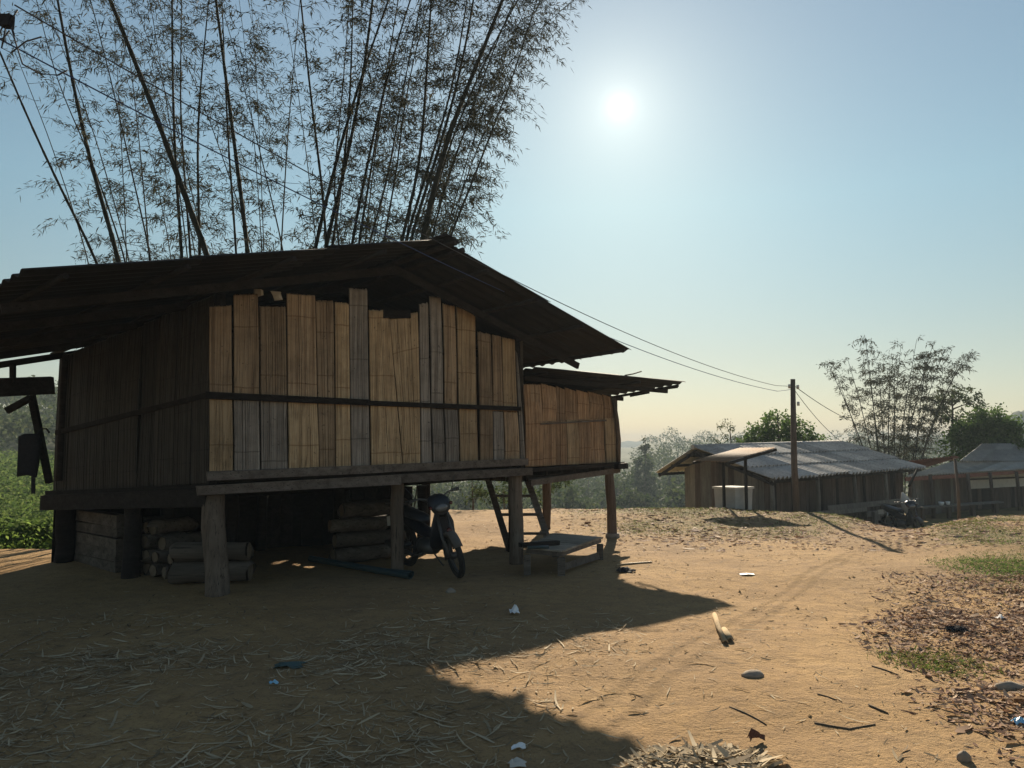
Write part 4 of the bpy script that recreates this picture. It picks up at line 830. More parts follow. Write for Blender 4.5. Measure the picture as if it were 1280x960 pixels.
def clump(name, label, culms, leafmat_='bamboo_leaf', dens=1.0, leaf=(0.10, 0.19), bl=(0.5, 1.3), rng=None, group=None, ztop=13.5, zfrom=2.6, leafw=0.14, culmmat='culm', per=None, fat=1.3):
    rg = np.random.default_rng(rng or 1)
    bx = np.mean([c_[0][-1][0] for c_ in culms]); root = None; LP = []; LD = []; LL = []; TB = []
    for ci, (pts, r0, d_) in enumerate(culms):
        P = [np.array(p_) for p_ in pts]                                 # from high to low, world
        P = P[::-1]                                                       # low to high
        # down to the ground
        d0 = P[1] - P[0]; d0 = d0 / d0[2]; g_ = g1(P[0][0], P[0][1]); base = P[0] + d0 * 0.55 * (g_ - 0.1 - P[0][2]); base[2] = g_ - 0.15
        P = [base] + P
        if root is None: root = empty(name, Vector((base[0], base[1], g_)), label, 'bamboo', group)
        # on upwards, arching over
        v = (P[-1] - P[-2]); v /= np.linalg.norm(v); acc = (v - (P[-2] - P[-3]) / np.linalg.norm(P[-2] - P[-3])) * 0.35; p_ = P[-1].copy(); topz = ztop * rg.uniform(0.8, 1.05)
        while p_[2] < topz and v[2] > 0.1 and len(P) < 40:
            v = v + acc + np.array([v[0], v[1], -0.06]) * 0.05; v /= np.linalg.norm(v); p_ = p_ + v * 0.8; P.append(p_.copy())
        # resample
        P = np.array(P); sg = np.r_[0, np.cumsum(np.linalg.norm(np.diff(P, axis=0), axis=1))]; N = max(8, int(sg[-1] / 0.45)); t = np.linspace(0, sg[-1], N)
        t2 = np.stack([np.interp(t, sg, P[:, k_]) for k_ in range(3)], 1)
        for _ in range(3): t2[1:-1] = (t2[:-2] + 2 * t2[1:-1] + t2[2:]) / 4
        rad = r0 * (1 - 0.75 * (t / sg[-1]) ** 1.3)
        mb = MB(); pts_ = []; rr = []
        for i in range(N):
            pts_.append(t2[i]); rr.append(rad[i])
            if i < N - 1:
                dd = t2[i + 1] - t2[i]; pts_ += [t2[i] + dd * 0.04, t2[i] + dd * 0.5]; rr += [rad[i] * 0.94, rad[i] * 0.93]; rr[-3] = rad[i] * 1.12
        if r0 < 0.02: pts_, rr = list(t2), list(rad)
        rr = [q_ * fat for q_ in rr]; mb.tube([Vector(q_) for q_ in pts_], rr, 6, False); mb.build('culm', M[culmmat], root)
        # branches and leaves
        for i in range(2, N):
            if t2[i][2] < zfrom + rg.uniform(-0.6, 1.2): continue
            f_ = i / N; nb = rg.poisson(3.0 * dens * d_ * (0.55 + 0.7 * f_))
            for _ in range(nb):
                az = rg.uniform(0, 2 * math.pi); el = rg.uniform(0.0, 0.9); ln_ = rg.uniform(*bl) * (1.15 - 0.45 * f_)
                dv = np.array([math.cos(az) * math.cos(el), math.sin(az) * math.cos(el), math.sin(el)]); s_ = np.linspace(0, 1, 5)[:, None]
                br = t2[i] + dv * ln_ * s_ + np.array([0, 0, -1.0]) * ln_ * 0.55 * s_ ** 2 + rg.normal(0, 0.03, (5, 3)) * s_
                TB.append(br)
                m = int((per or 42) * ln_ * rg.uniform(0.6, 1.3)); tt = rg.uniform(0.25, 1.0, m); tt = np.clip(np.round(tt * 6) / 6 + rg.normal(0, 0.03, m), 0, 1)
                pos = np.stack([np.interp(tt, s_[:, 0], br[:, k_]) for k_ in range(3)], 1) + rg.normal(0, 0.05, (m, 3))
                ld_ = unit(dv[None] * 0.5 + rg.normal(0, 0.55, (m, 3)) + np.array([0, 0, -0.35]))
                LP.append(pos); LD.append(ld_); LL.append(rg.uniform(*leaf, m))
    tb = MB()
    for br in TB: tb.tube([Vector(q_) for q_ in br[::2]], [0.007 if leaf[1] < 0.25 else 0.012, 0.005, 0.002], 3, False)
    tag(tb.build('branchlets', M[culmmat], root), kind='stuff')
    LP = np.concatenate(LP); LD = np.concatenate(LD); LL = np.concatenate(LL)
    tone = np.clip(rg.normal(0.4, 0.28, len(LP)), 0, 1)
    o = link('foliage', leaf_mesh('foliage', LP, LD, LL, LL * leafw, tone), M[leafmat_], root); tag(o, kind='stuff')
    return root, len(LP)
def cul(pp, r, D, d=1.0, lean=0.0):
    """pixel polyline from the top down, at distance D (leaning by a little in depth)"""
    n = len(pp); return ([tuple(at(a, b, D + lean * (1 - i / max(1, n - 1)))) for i, (a, b) in enumerate(pp)], r, d)
LCL = [cul([(2, 70), (40, 160), (90, 265), (126, 333)], 0.030, 15.2, 0.45, -1.0), cul([(72, 0), (92, 110), (112, 200), (140, 295), (152, 333)], 0.048, 15.0, 0.8),
       cul([(45, 0), (72, 105), (115, 200), (160, 332)], 0.018, 15.6, 0.7, 0.6), cul([(148, 140), (168, 230), (190, 326)], 0.018, 16.2, 1.0), cul([(138, 0), (172, 85), (212, 190), (240, 270), (263, 324)], 0.058, 14.4, 0.6, -0.6)]
MCL = [cul([(215, 0), (216, 120), (220, 220), (228, 324)], 0.034, 16.3, 0.9), cul([(227, 0), (225, 140), (232, 240), (239, 324)], 0.03, 16.6, 0.9), cul([(261, 0), (252, 90), (246, 170), (250, 322)], 0.034, 15.8, 0.9),
       cul([(282, 110), (286, 190), (296, 322)], 0.028, 16.8, 0.9), cul([(270, 0), (280, 80), (293, 180), (311, 321)], 0.046, 15.1, 0.8), cul([(262, 150), (290, 230), (318, 320)], 0.016, 16.9, 0.9), cul([(308, 120), (325, 190), (356, 318)], 0.018, 17.0, 0.8),
       cul([(372, 110), (384, 200), (396, 310)], 0.014, 17.0, 0.9)]
KCL = [cul([(376, 0), (383, 70), (392, 150), (406, 260), (408, 312)], 0.03, 15.4, 0.7), cul([(478, 20), (452, 95), (430, 165), (408, 250), (392, 314)], 0.045, 15.0, 0.9), cul([(466, 0), (455, 90), (438, 180), (424, 240), (405, 314)], 0.042, 15.2, 1.0),
       cul([(440, 60), (436, 150), (426, 240), (414, 312)], 0.034, 15.5, 1.0), cul([(430, 90), (424, 160), (415, 240), (425, 312)], 0.024, 16.0, 1.0), cul([(500, 40), (478, 120), (458, 210), (438, 312)], 0.034, 15.6, 1.0),
       cul([(488, 60), (474, 150), (461, 230), (447, 310)], 0.03, 15.9, 1.0), cul([(512, 70), (497, 150), (484, 230), (459, 309)], 0.026, 16.2, 1.0), cul([(520, 60), (505, 130), (497, 210), (478, 308)], 0.026, 16.2, 0.9)]
RCL = [cul([(539, 0), (533, 90), (530, 150), (523, 220), (500, 305)], 0.038, 15.3, 0.7), cul([(584, 0), (568, 100), (550, 165), (532, 220), (505, 305)], 0.036, 15.6, 0.8), cul([(592, 0), (578, 80), (560, 150), (541, 210), (511, 304)], 0.036, 15.4, 0.8),
       cul([(628, 0), (603, 65), (577, 125), (555, 185), (526, 304)], 0.058, 14.9, 0.9), cul([(600, 90), (578, 140), (563, 180), (545, 235), (530, 303)], 0.026, 16.2, 1.0), cul([(612, 75), (592, 130), (572, 190), (552, 245), (538, 302)], 0.026, 16.5, 1.0),
       cul([(656, 50), (640, 100), (612, 170), (588, 235), (558, 304)], 0.026, 16.0, 1.25, 0.8)]
rgb = np.random.default_rng(77)
for cl, xs_ in ((LCL, (60, 190)), (MCL, (200, 370)), (KCL, (400, 480)), (RCL, (500, 560))):
    for _ in range({id(MCL): 7, id(RCL): 7}.get(id(cl), 4)):
        bx_ = rgb.uniform(*xs_); ln_ = (bx_ - 330) * 0.45 + rgb.normal(0, 35) + (15 if cl is RCL else 0); cl.append(cul([(bx_ + ln_, 30 + rgb.uniform(-20, 60)), (bx_ + ln_ * 0.45, 170), (bx_, 322)], rgb.uniform(0.012, 0.02), rgb.uniform(16.5, 19), 1.25))
n_leaf = 0
for nm, lb, cl, rg_, dn in (('bamboo_clump', 'leaning sparse bamboo clump rising behind the low end of the dark roof', LCL, 3, 0.5), ('bamboo_clump', 'upright bamboo clump with well spaced culms behind the roof slope', MCL, 4, 0.62),
                            ('bamboo_clump', 'dense bamboo clump with crowded dark culms behind the gable slope', KCL, 5, 0.72), ('bamboo_clump', 'bamboo clump fanning out behind the ridge end toward the sun', RCL, 6, 0.8)):
    r_, m_ = clump(nm, lb, cl, dens=dn, rng=rg_, group='tall bamboo behind the stilt house'); n_leaf += m_
print('bamboo leaves', n_leaf)
# far bamboo and trees beside the neighbours' houses
FB = []
rgf = np.random.default_rng(11)
for tx, ty, bx_, r_, d_ in ((1035, 455, 1085, 0.03, 0.7), (1060, 450, 1092, 0.03, 0.9), (1082, 440, 1100, 0.03, 0.9), (1098, 460, 1106, 0.03, 1.2), (1112, 470, 1110, 0.03, 1.4), (1126, 432, 1114, 0.028, 0.7), (1146, 424, 1122, 0.028, 0.55), (1160, 450, 1128, 0.03, 0.8),
                            (1140, 480, 1132, 0.03, 1.6), (1160, 495, 1140, 0.03, 1.7), (1178, 500, 1150, 0.03, 1.5), (1050, 480, 1080, 0.025, 0.9), (1118, 500, 1118, 0.03, 1.6), (1150, 510, 1144, 0.03, 1.7), (1090, 490, 1098, 0.03, 1.3), (1170, 520, 1152, 0.03, 1.5)):
    FB.append(cul([(tx, ty), ((tx * 0.55 + bx_ * 0.45), ty + (575 - ty) * 0.4), (bx_, 575)], r_, 36 + rgf.uniform(-1.5, 2), d_))
clump('bamboo_clump', 'hazy far bamboo clump rising behind the neighbouring houses', FB, dens=1.7, leaf=(0.12, 0.22), bl=(0.35, 0.95), rng=12, ztop=6.0, zfrom=0.2, leafw=0.2, per=26, fat=1.0)

def tree(name, label, base, H, blobs, nleaf, lsize, mat, rng, trunk_r=0.12, cat='tree', group=None, shell=0.5, lw=0.5, droop=0.2, ntw=0):
    """tapered trunk with a limb to every leaf clump; blobs = (dx, dy, z, rx, ry, rz) measured from the base"""
    rg = np.random.default_rng(rng); base = Vector(base); root = empty(name, base, label, cat, group)
    zc = max(bb[2] for bb in blobs); tk = MB(); bend = Vector((rg.normal(0, 0.04), rg.normal(0, 0.04), 0)) * H
    ax_ = [base - UP * 0.2, base + UP * H * 0.3 + bend * 0.3, base + UP * H * 0.6 + bend * 0.7, base + UP * H * 0.98 + bend]
    tk.tube(ax_, [trunk_r * 1.25, trunk_r * 0.85, trunk_r * 0.55, trunk_r * 0.12], 7, False, 0.05); P = []; Dv = []
    vol = np.array([bb[3] * bb[4] * bb[5] for bb in blobs]) ** 0.75; vol /= vol.sum()
    for bb, vv in zip(blobs, vol):
        c_ = np.array([base.x + bb[0], base.y + bb[1], base.z + bb[2]]); rr = np.array(bb[3:6]); m = int(nleaf * vv)
        h0 = max(0.25 * H, min(0.8 * H, bb[2] - rr[2] * 1.2)); st = base + UP * h0 + bend * (h0 / H)
        tk.tube([st, st.lerp(Vector(c_), 0.5) + UP * 0.1 * rr[2], Vector(c_)], [trunk_r * 0.4, trunk_r * 0.25, trunk_r * 0.08], 5, False)
        nc = max(4, m // 26); dirs = unit(rg.normal(size=(nc, 3))); rad = rg.uniform(shell, 1.05, nc) ** 0.8
        cc_ = c_ + dirs * rr * rad[:, None]
        for q_ in cc_[: max(2, min(nc // 3, 30))]: tk.tube([Vector(c_).lerp(st, 0.15), Vector(q_)], [trunk_r * 0.1, trunk_r * 0.03], 3, False)
        w_ = rg.integers(0, nc, m); P.append(cc_[w_] + rg.normal(0, 0.16, (m, 3)) * rr.mean() * (1.0 if nc > 8 else 1.4)); Dv.append(unit(rg.normal(size=(m, 3)) + dirs[w_] * 0.6))
    tk.build('trunk', M['bark'], root); P = np.concatenate(P); Dv = np.concatenate(Dv); L = rg.uniform(0.7, 1.3, len(P)) * lsize
    o = link('crown', leaf_mesh('crown', P, Dv, L, L * lw, np.clip(rg.normal(0.45, 0.27, len(P)), 0, 1), droop), M[mat], root); return root
def tb(px, py, D): q = at(px, py, D); return (q.x, q.y, g1(q.x, q.y))
q = tb(1236, 570, 34); z0 = q[2]; ht = at(1236, 506, 34).z - z0
tree('leafy_tree', 'rounded dense green tree beside the red-eaved house roof', q, ht, [(0, 0, ht - 1.1, 1.2, 1.0, 0.9), (-1.0, 0.2, ht - 1.7, 0.9, 0.9, 0.9), (1.0, 0, ht - 1.5, 0.8, 0.9, 0.9), (0.1, -0.5, ht - 2.0, 1.5, 0.9, 0.9), (-0.5, -0.3, ht - 1.0, 0.7, 0.7, 0.6)], 11000, 0.17, 'green_leaf', 21, 0.14, shell=0.3)
q = tb(978, 570, 29); z0 = q[2]; ht = at(978, 514, 29).z - z0
tree('leafy_tree', 'broad-leaved green tree showing over the long grey roof behind the pole', q, ht, [(0, 0, ht - 0.6, 0.8, 0.7, 0.55), (-0.8, 0, ht - 1.0, 0.7, 0.6, 0.5), (0.8, 0, ht - 0.9, 0.7, 0.6, 0.5), (1.5, 0.1, ht - 1.3, 0.55, 0.5, 0.4), (-1.4, 0, ht - 1.3, 0.5, 0.5, 0.4), (0.1, 0, ht - 1.4, 1.5, 0.6, 0.6)], 6500, 0.14, 'green_leaf', 22, 0.1, shell=0.35, lw=0.45)
q = tb(912, 570, 30); z0 = q[2]; ht = at(912, 524, 30).z - z0
tree('sparse_tree', 'thin nearly bare sapling left of the broad-leaved tree behind the roof', q, ht, [(0, 0, ht - 0.4, 0.35, 0.3, 0.35), (-0.5, 0, ht - 0.9, 0.35, 0.3, 0.3), (0.45, 0, ht - 0.9, 0.35, 0.3, 0.3), (-0.9, 0, ht - 1.2, 0.3, 0.3, 0.2), (0.2, 0, ht - 1.3, 0.5, 0.3, 0.3)], 900, 0.10, 'forest_leaf', 23, 0.05, lw=0.4)
q = tb(1188, 570, 38); z0 = q[2]; ht = at(1190, 480, 38).z - z0
tree('sparse_tree', 'slender sparse dark tree between the far bamboo and the rounded tree', q, ht, [(0.1, 0, ht - 0.5, 0.7, 0.6, 0.5), (-0.5, 0, ht - 1.1, 0.6, 0.5, 0.5), (0.9, 0, ht - 0.6, 0.6, 0.5, 0.4), (0.5, 0, ht - 1.5, 0.6, 0.5, 0.4), (1.3, 0, ht - 0.9, 0.5, 0.4, 0.3)], 1500, 0.17, 'forest_leaf', 24, 0.11, lw=0.4)
# tall hazy tree in the valley and its companions
q = tb(806, 620, 100); z0 = q[2]; ht = at(806, 546, 100).z - z0
tree('valley_tree', 'tall hazy conical tree with a thin bare top standing in the valley', q, ht, [(0, 0, ht - 1.2, 0.7, 0.7, 1.2), (0.1, 0, ht - 3.2, 1.3, 1.2, 1.2), (-0.3, 0, ht - 5.2, 1.8, 1.7, 1.4), (0.4, 0, ht - 7.4, 2.3, 2.2, 1.7), (0, 0, ht - 9.6, 2.8, 2.7, 2.0)], 6500, 0.38, 'forest_leaf', 25, 0.22, group='trees in the valley', shell=0.25)
VT = [(838, 592, 66, 1.3), (862, 585, 70, 1.5), (770, 600, 58, 1.4), (735, 592, 66, 1.9), (700, 596, 60, 1.7), (660, 588, 74, 2.1), (620, 596, 58, 1.8), (590, 602, 50, 1.5), (555, 596, 62, 2.0), (880, 600, 60, 1.3), (640, 612, 45, 1.3), (718, 613, 44, 1.3), (790, 612, 46, 1.2), (540, 606, 46, 1.5), (850, 606, 50, 1.2), (690, 580, 95, 2.6), (760, 584, 92, 2.4), (830, 578, 98, 2.3), (610, 582, 100, 2.8)]
VL = ['bushy valley tree in the haze beyond the stilts and the ladder', 'bushy valley tree in the haze between the annex and the long house', 'pale far valley tree rising behind the nearer bushy trees']
for i, (px_, py_, D_, r_) in enumerate(VT):
    D_ *= 1.6; r_ *= 1.5; py_ = 560 + (py_ - 560) * 0.92
    q = tb(px_, py_, D_); top = at(px_, py_, D_).z; ht = max(2.5, top - q[2]); rg_ = random.Random(i)
    bl_ = [(rg_.uniform(-0.6, 0.6) * r_, rg_.uniform(-0.5, 0.5) * r_, ht - r_ * rg_.uniform(0.5, 1.0), r_ * rg_.uniform(0.6, 0.9), r_ * 0.8, r_ * rg_.uniform(0.5, 0.75)) for _ in range(3)]
    bl_ += [(rg_.uniform(-1.1, 1.1) * r_, 0, max(0.8, ht - r_ * rg_.uniform(1.3, 2.4)), r_ * 0.9, r_ * 0.8, r_ * 0.7) for _ in range(4)]
    tree('valley_tree', VL[2 if D_ > 140 else (1 if px_ > 770 else 0)], q, ht, bl_, 1700, 0.42, 'forest_leaf', 40 + i, 0.2, group='trees in the valley', shell=0.4)
# one mass of woods on the valley floor, the left hillside and the slopes beyond
def woods(name, label, spots, per, lsize, rng, mat='forest_leaf'):
    rg = np.random.default_rng(rng); P = []; Dv = []; T = []
    for x_, y_, r_, h_ in spots:
        z_ = g1(x_, y_); nb = 4; m = per // nb; tt = rg.normal(0.45, 0.16)
        for _ in range(nb):
            c_ = np.array([x_ + rg.normal(0, 0.4) * r_, y_ + rg.normal(0, 0.4) * r_, z_ + h_ * rg.uniform(0.45, 0.85)]); d = unit(rg.normal(size=(m, 3))); d[:, 2] = np.abs(d[:, 2]) * 1.1 - 0.25
            P.append(c_ + d * np.array([r_ * 0.7, r_ * 0.7, h_ * 0.38]) * rg.uniform(0.6, 1.05, (m, 1))); Dv.append(unit(rg.normal(size=(m, 3)) + d * 0.7)); T.append(np.clip(rg.normal(tt, 0.2, m), 0, 1))
    P = np.concatenate(P); Dv = np.concatenate(Dv); L = rg.uniform(0.7, 1.3, len(P)) * lsize
    return tag(link(name, leaf_mesh(name, P, Dv, L, L * 0.6, np.concatenate(T)), M[mat]), label, 'woods', kind='stuff')
rgw = np.random.default_rng(5); sp_ = []
for _ in range(620):
    y_ = 62 + 230 * rgw.random() ** 1.2; a_ = rgw.uniform(-0.5, 0.75); x_ = a_ * y_
    if a_ > 0.30 and y_ < 80: continue
    sp_.append((x_, y_, rgw.uniform(2.2, 4.2), rgw.uniform(3.5, 7.5)))
woods('valley_woods', 'hazy woods filling the valley floor beyond the yard', sp_, 130, 0.6, 6)
sp_ = []
for _ in range(330):
    y_ = 66 + 130 * rgw.random(); a_ = rgw.uniform(-0.86, -0.42); sp_.append((a_ * y_, y_, rgw.uniform(1.5, 3.0), rgw.uniform(2.5, 5.5)))
woods('hillside_woods', 'hazy green woods covering the hillside left of the house', sp_, 150, 0.5, 7)
# crop field in the dip on the left, and rank weeds at its edge
n = 80000; yy = 13.6 + 52 * NR.random(n) ** 1.5; aa = NR.uniform(-0.80, -0.44, n); xx = aa * yy; row = np.sin(yy * 2.6 + 0.5 * xx) * 0.5 + 0.5
hh = (0.15 + 0.5 * NR.random(n) * (0.4 + 0.6 * row)) * (0.8 + 0.02 * yy)
P = np.stack([xx, yy, gz(xx, yy) + hh], 1); Dv = unit(NR.normal(size=(n, 3)) * np.array([1, 1, 0.5])); L = NR.uniform(0.06, 0.13, n) * (0.8 + 0.024 * yy)
tag(link('crop_field', leaf_mesh('crop_field', P, Dv, L, L * 0.6, np.clip(NR.normal(0.5, 0.28, n), 0, 1), 0.3), M['crop_leaf']), 'leafy green crop covering the field beside the house', 'crop', kind='stuff')
n = 6000; yy = NR.normal(14.1, 0.6, n); xx = NR.uniform(-0.78, -0.565, n) * yy; P = np.stack([xx, yy, gz(xx, yy) + np.abs(NR.normal(0.1, 0.16, n))], 1)
Dv = unit(NR.normal(size=(n, 3)) * 0.7 + np.array([0, 0, 0.7])); L = NR.uniform(0.05, 0.13, n)
tag(link('field_weeds', leaf_mesh('field_weeds', P, Dv, L, L * 0.35, NR.random(n), 0.4), M['bright_leaf']), 'bright green weeds along the near edge of the crop field', 'weeds', kind='stuff')
# leafy bushes beyond the yard edge, seen between the stilts
for px_, D_, i in ((592, 21.5, 'before the hazy valley, beside the parked motorbike'), (632, 22.5, 'seen between the ladder rails'), (688, 21.5, 'seen behind the annex stilt')):
    q = tb(px_, 640, D_); tree('yard_bush', 'light green leafy bush ' + i, q, 1.1, [(R.uniform(-0.3, 0.3), 0, 0.5 + 0.25 * k_, 0.42, 0.4, 0.35) for k_ in range(3)], 420, 0.10, 'forest_leaf', int(px_), 0.03, 'bush', 'bushes beyond the yard edge')

# ------------------------------------------------------------------ litter, grass
def strips(name, label, P, L, Wd, mat, rng, lift=0.0, curl=0.14, cat='litter', flat=1.0, tone_=0.5):
    """curled strips of dry sheath and straw lying on the ground: 3 segments each"""
    rg = np.random.default_rng(rng); n = len(P); az = rg.uniform(0, 2 * math.pi, n); d = np.stack([np.cos(az), np.sin(az), rg.normal(0, 0.10, n) * flat], 1); s = np.stack([-np.sin(az), np.cos(az), rg.normal(0, 0.5, n)], 1); s = unit(s)
    V = []; bend = rg.normal(0, curl, n)[:, None]; up = np.abs(rg.normal(0, 0.5, n))[:, None] * flat
    for i, (t, wf) in enumerate(((-0.5, 0.5), (-0.17, 1.0), (0.17, 0.95), (0.5, 0.25))):
        c_ = P + d * (t * L)[:, None] + s * (bend * (t * t - 0.08)) * L[:, None] * np.array([1, 1, 0.0]) + np.array([0, 0, 1.0]) * (up * (t * t) * 0.5 * L[:, None] + 0.006)
        V += [c_ + s * (Wd * wf * 0.5)[:, None], c_ - s * (Wd * wf * 0.5)[:, None]]
    V = np.stack(V, 1); gzv = gz(V[:, :, 0], V[:, :, 1]) + 0.004; V[:, :, 2] = np.maximum(V[:, :, 2], gzv + lift * 0)
    b = np.arange(n)[:, None, None] * 8; f = b + np.array([[0, 1, 3, 2], [2, 3, 5, 4], [4, 5, 7, 6]])[None]
    me = np_mesh(name, V.reshape(-1, 3), f.reshape(-1, 4)); face_attr(me, 'tone', np.repeat(np.clip(rg.normal(tone_, 0.28, n), 0, 1), 3))
    return tag(link(name, me, M[mat]), label, cat, kind='stuff')
def spread(n, fn_, rng, xr, yr):
    rg = np.random.default_rng(rng); out = []
    while sum(len(o_) for o_ in out) < n:
        x_ = rg.uniform(*xr, 6000); y_ = yr[0] + (yr[1] - yr[0]) * rg.random(6000) ** 1.15; k_ = rg.random(6000) < fn_(x_, y_); out.append(np.stack([x_[k_], y_[k_]], 1))
    q_ = np.concatenate(out)[:n]; return np.column_stack([q_, gz(q_[:, 0], q_[:, 1])])
pathc = lambda y: 1.35 + 0.36 * (y - 3)
def dens_left(x, y):
    cl = np.clip(0.55 + 0.45 * wob(x, y, 2.2, 6, 10), 0.12, 1) ** 1.4
    return np.clip(cl * ss(0.5, -0.9, x - (0.45 * (y - 4.4))) * ss(8.0, 6.0, y) + 0.03, 0, 1)
P = spread(9500, dens_left, 31, (-5.5, 2.2), (3.0, 8.2)); n = len(P); rg = np.random.default_rng(32); L = rg.gamma(2.2, 0.032, n) + 0.02
strips('straw_litter', 'dry bamboo sheaths and straw strewn over the shaded yard', P, L, L * rg.uniform(0.02, 0.07, n) + 0.0025, 'dry_straw', 33, tone_=0.62)
P = spread(9000, lambda x, y: 0.5 * np.clip(0.4 + 0.6 * wob(x, y, 1.7, 6, 4), 0, 1), 34, (-5, 12), (3.0, 19)); n = len(P); L = rg.gamma(1.8, 0.016, n) + 0.012
strips('stray_straw', 'stray bits of straw scattered across the open yard', P, L, L * rg.uniform(0.06, 0.2, n) + 0.003, 'dry_straw', 35, tone_=0.4)
def dens_right(x, y): return np.clip(ss(-0.25, 0.55, x - (2.25 + 0.36 * (y - 3.9)) + 0.25 * wob(x, y, 1.1, 4, 3)) * (0.35 + 0.75 * np.clip(0.5 + 0.7 * wob(x, y, 1.5, 6, 12), 0, 1)) * ss(10.5, 8.2, y), 0, 1)
P = spread(52000, dens_right, 36, (1.5, 9.0), (2.9, 11)); n = len(P); L = rg.gamma(2.4, 0.015, n) + 0.014
strips('leaf_litter', 'brown dead leaves and sheaths covering the bank right of the path', P, L, L * rg.uniform(0.10, 0.36, n) + 0.003, 'dead_leaf', 37, curl=0.3, flat=1.6, tone_=0.58)
P = spread(12000, lambda x, y: ss(0.6, 2.2, x) * ss(11.5, 14, y) * (0.4 + 0.6 * np.clip(0.5 + 0.8 * wob(x, y, 1.2, 6, 12), 0, 1)), 38, (0.5, 15), (12, 20)); n = len(P); L = rg.gamma(2.4, 0.02, n) + 0.02
strips('crest_litter', 'dry leaves scattered over the grassy crest before the tank', P, L, L * rg.uniform(0.15, 0.5, n) + 0.004, 'dead_leaf', 39, curl=0.3, tone_=0.55)
# heap of straw at the path edge
hc = gnd(878, 958); n = 1700; a_ = rg.uniform(0, 6.283, n); r_ = np.sqrt(rg.random(n)); hx_ = hc.x + np.cos(a_) * r_ * 0.36; hy_ = hc.y + np.sin(a_) * r_ * 0.26; P = np.stack([hx_, hy_, gz(hx_, hy_) + 0.055 * (1 - r_ ** 1.6) * rg.random(n) ** 0.4], 1); L = rg.gamma(4.0, 0.025, n) + 0.03
strips('straw_heap', 'small heap of dry straw and bamboo sheaths at the path edge', P, L, L * rg.uniform(0.05, 0.16, n) + 0.003, 'dry_straw', 41, flat=0.8, cat='straw', tone_=0.62)
# crumbled earth
P = spread(7000, lambda x, y: 0.25 + 0.6 * np.clip(0.4 + 0.8 * wob(x, y, 1.4, 6, 7), 0, 1), 61, (-6, 11), (2.9, 18)); n = len(P); r_ = rg.gamma(1.4, 0.003, n) + 0.002; r_ = np.minimum(r_, 0.03)
oc = np.array([[1, 0, 0], [0, 1, 0], [-1, 0, 0], [0, -1, 0], [0, 0, 0.8], [0.7, 0.7, 0.35]]); V = P[:, None, :] + (oc[None] * rg.uniform(0.6, 1.4, (n, 6, 3))) * r_[:, None, None]
me = np_mesh('dirt_clods', V.reshape(-1, 3), (np.arange(n)[:, None, None] * 6 + np.array([[0, 5, 4], [5, 1, 4], [1, 2, 4], [2, 3, 4], [3, 0, 4]])[None]).reshape(-1, 3)); tag(link('dirt_clods', me, M['dirt']), 'small clods of dry earth crumbled over the yard', 'earth', kind='stuff')
# grass
def blades(name, label, P, L, mat, rng, cat='grass'):
    rg = np.random.default_rng(rng); n = len(P); Dv = unit(rg.normal(size=(n, 3)) * 0.55 + np.array([0, 0, 0.8])); return tag(link(name, leaf_mesh(name, P, Dv, L, L * 0.11 + 0.002, np.clip(rg.normal(0.5, 0.3, n), 0, 1), 0.5), M[mat]), label, cat, kind='stuff')
P = spread(42000, lambda x, y: grassiness(x, y) * (0.2 + np.clip(0.5 + 0.8 * wob(x, y, 1.6, 6, 2), 0, 1)), 42, (0.5, 18), (6.5, 21)); n = len(P)
blades('short_grass', 'short dry green grass on the bank and the crest', P, rg.uniform(0.03, 0.11, n), 'grass_blade', 43)
def patch(px_, py_, rx_, ry_, n, seed, lab, h=(0.03, 0.09)):
    q = gnd(px_, py_); a_ = rg.uniform(0, 6.283, n); r_ = np.sqrt(rg.random(n)) * rg.uniform(0.4, 1, n); x_ = q.x + np.cos(a_) * r_ * rx_; y_ = q.y + np.sin(a_) * r_ * ry_; P = np.stack([x_, y_, gz(x_, y_)], 1)
    blades('grass_patch', lab, P, rg.uniform(*h, n), 'crop_leaf' if seed == 50 else 'grass_blade', seed)
patch(1255, 715, 0.9, 1.3, 4200, 50, 'bright green grass patch on the bank beyond the leaf litter')
patch(1165, 825, 0.5, 0.55, 1300, 51, 'thin grass patch in the leaf litter beside the path')

# single scraps on the ground
def scrap(name, mat, px_, py_, sx, sy, h, label, cat, seed, n=5):
    rg2 = random.Random(seed); q = gnd(px_, py_); z = g1(q.x, q.y) + 0.006; V = []
    for j in range(n):
        for i in range(n):
            u, v = i / (n - 1) - 0.5, j / (n - 1) - 0.5; e = 1 - 1.5 * (u * u + v * v)
            V.append((q.x + u * sx * rg2.uniform(0.7, 1.15), q.y + v * sy * rg2.uniform(0.7, 1.15), z + h * max(0, e) * rg2.uniform(0.2, 1.1)))
    f = [(j * n + i, j * n + i + 1, (j + 1) * n + i + 1, (j + 1) * n + i) for j in range(n - 1) for i in range(n - 1)]
    o = MB().add(V, f).build(name, M[mat]); sd = o.modifiers.new('thickness', 'SOLIDIFY'); sd.thickness = 0.003; return tag(o, label, cat)
scrap('plastic_scrap', 'white_plastic', 643, 769, 0.10, 0.14, 0.09, 'crumpled white plastic scrap in the shade before the deck', 'scrap', 1)
scrap('plastic_scrap', 'white_plastic', 649, 931, 0.075, 0.05, 0.03, 'small white plastic scrap near the straw heap shadow', 'scrap', 2)
scrap('plastic_scrap', 'pale_cloth', 646, 955, 0.09, 0.06, 0.04, 'greyish crumpled plastic film below the white scrap', 'scrap', 3)
scrap('plastic_scrap', 'sky_plastic', 343, 855, 0.06, 0.05, 0.03, 'pale blue plastic scrap beside the teal wrapper', 'scrap', 4)
scrap('plastic_wrapper', 'teal_plastic', 362, 833, 0.20, 0.16, 0.04, 'dark teal plastic wrapper lying in the straw', 'wrapper', 5)
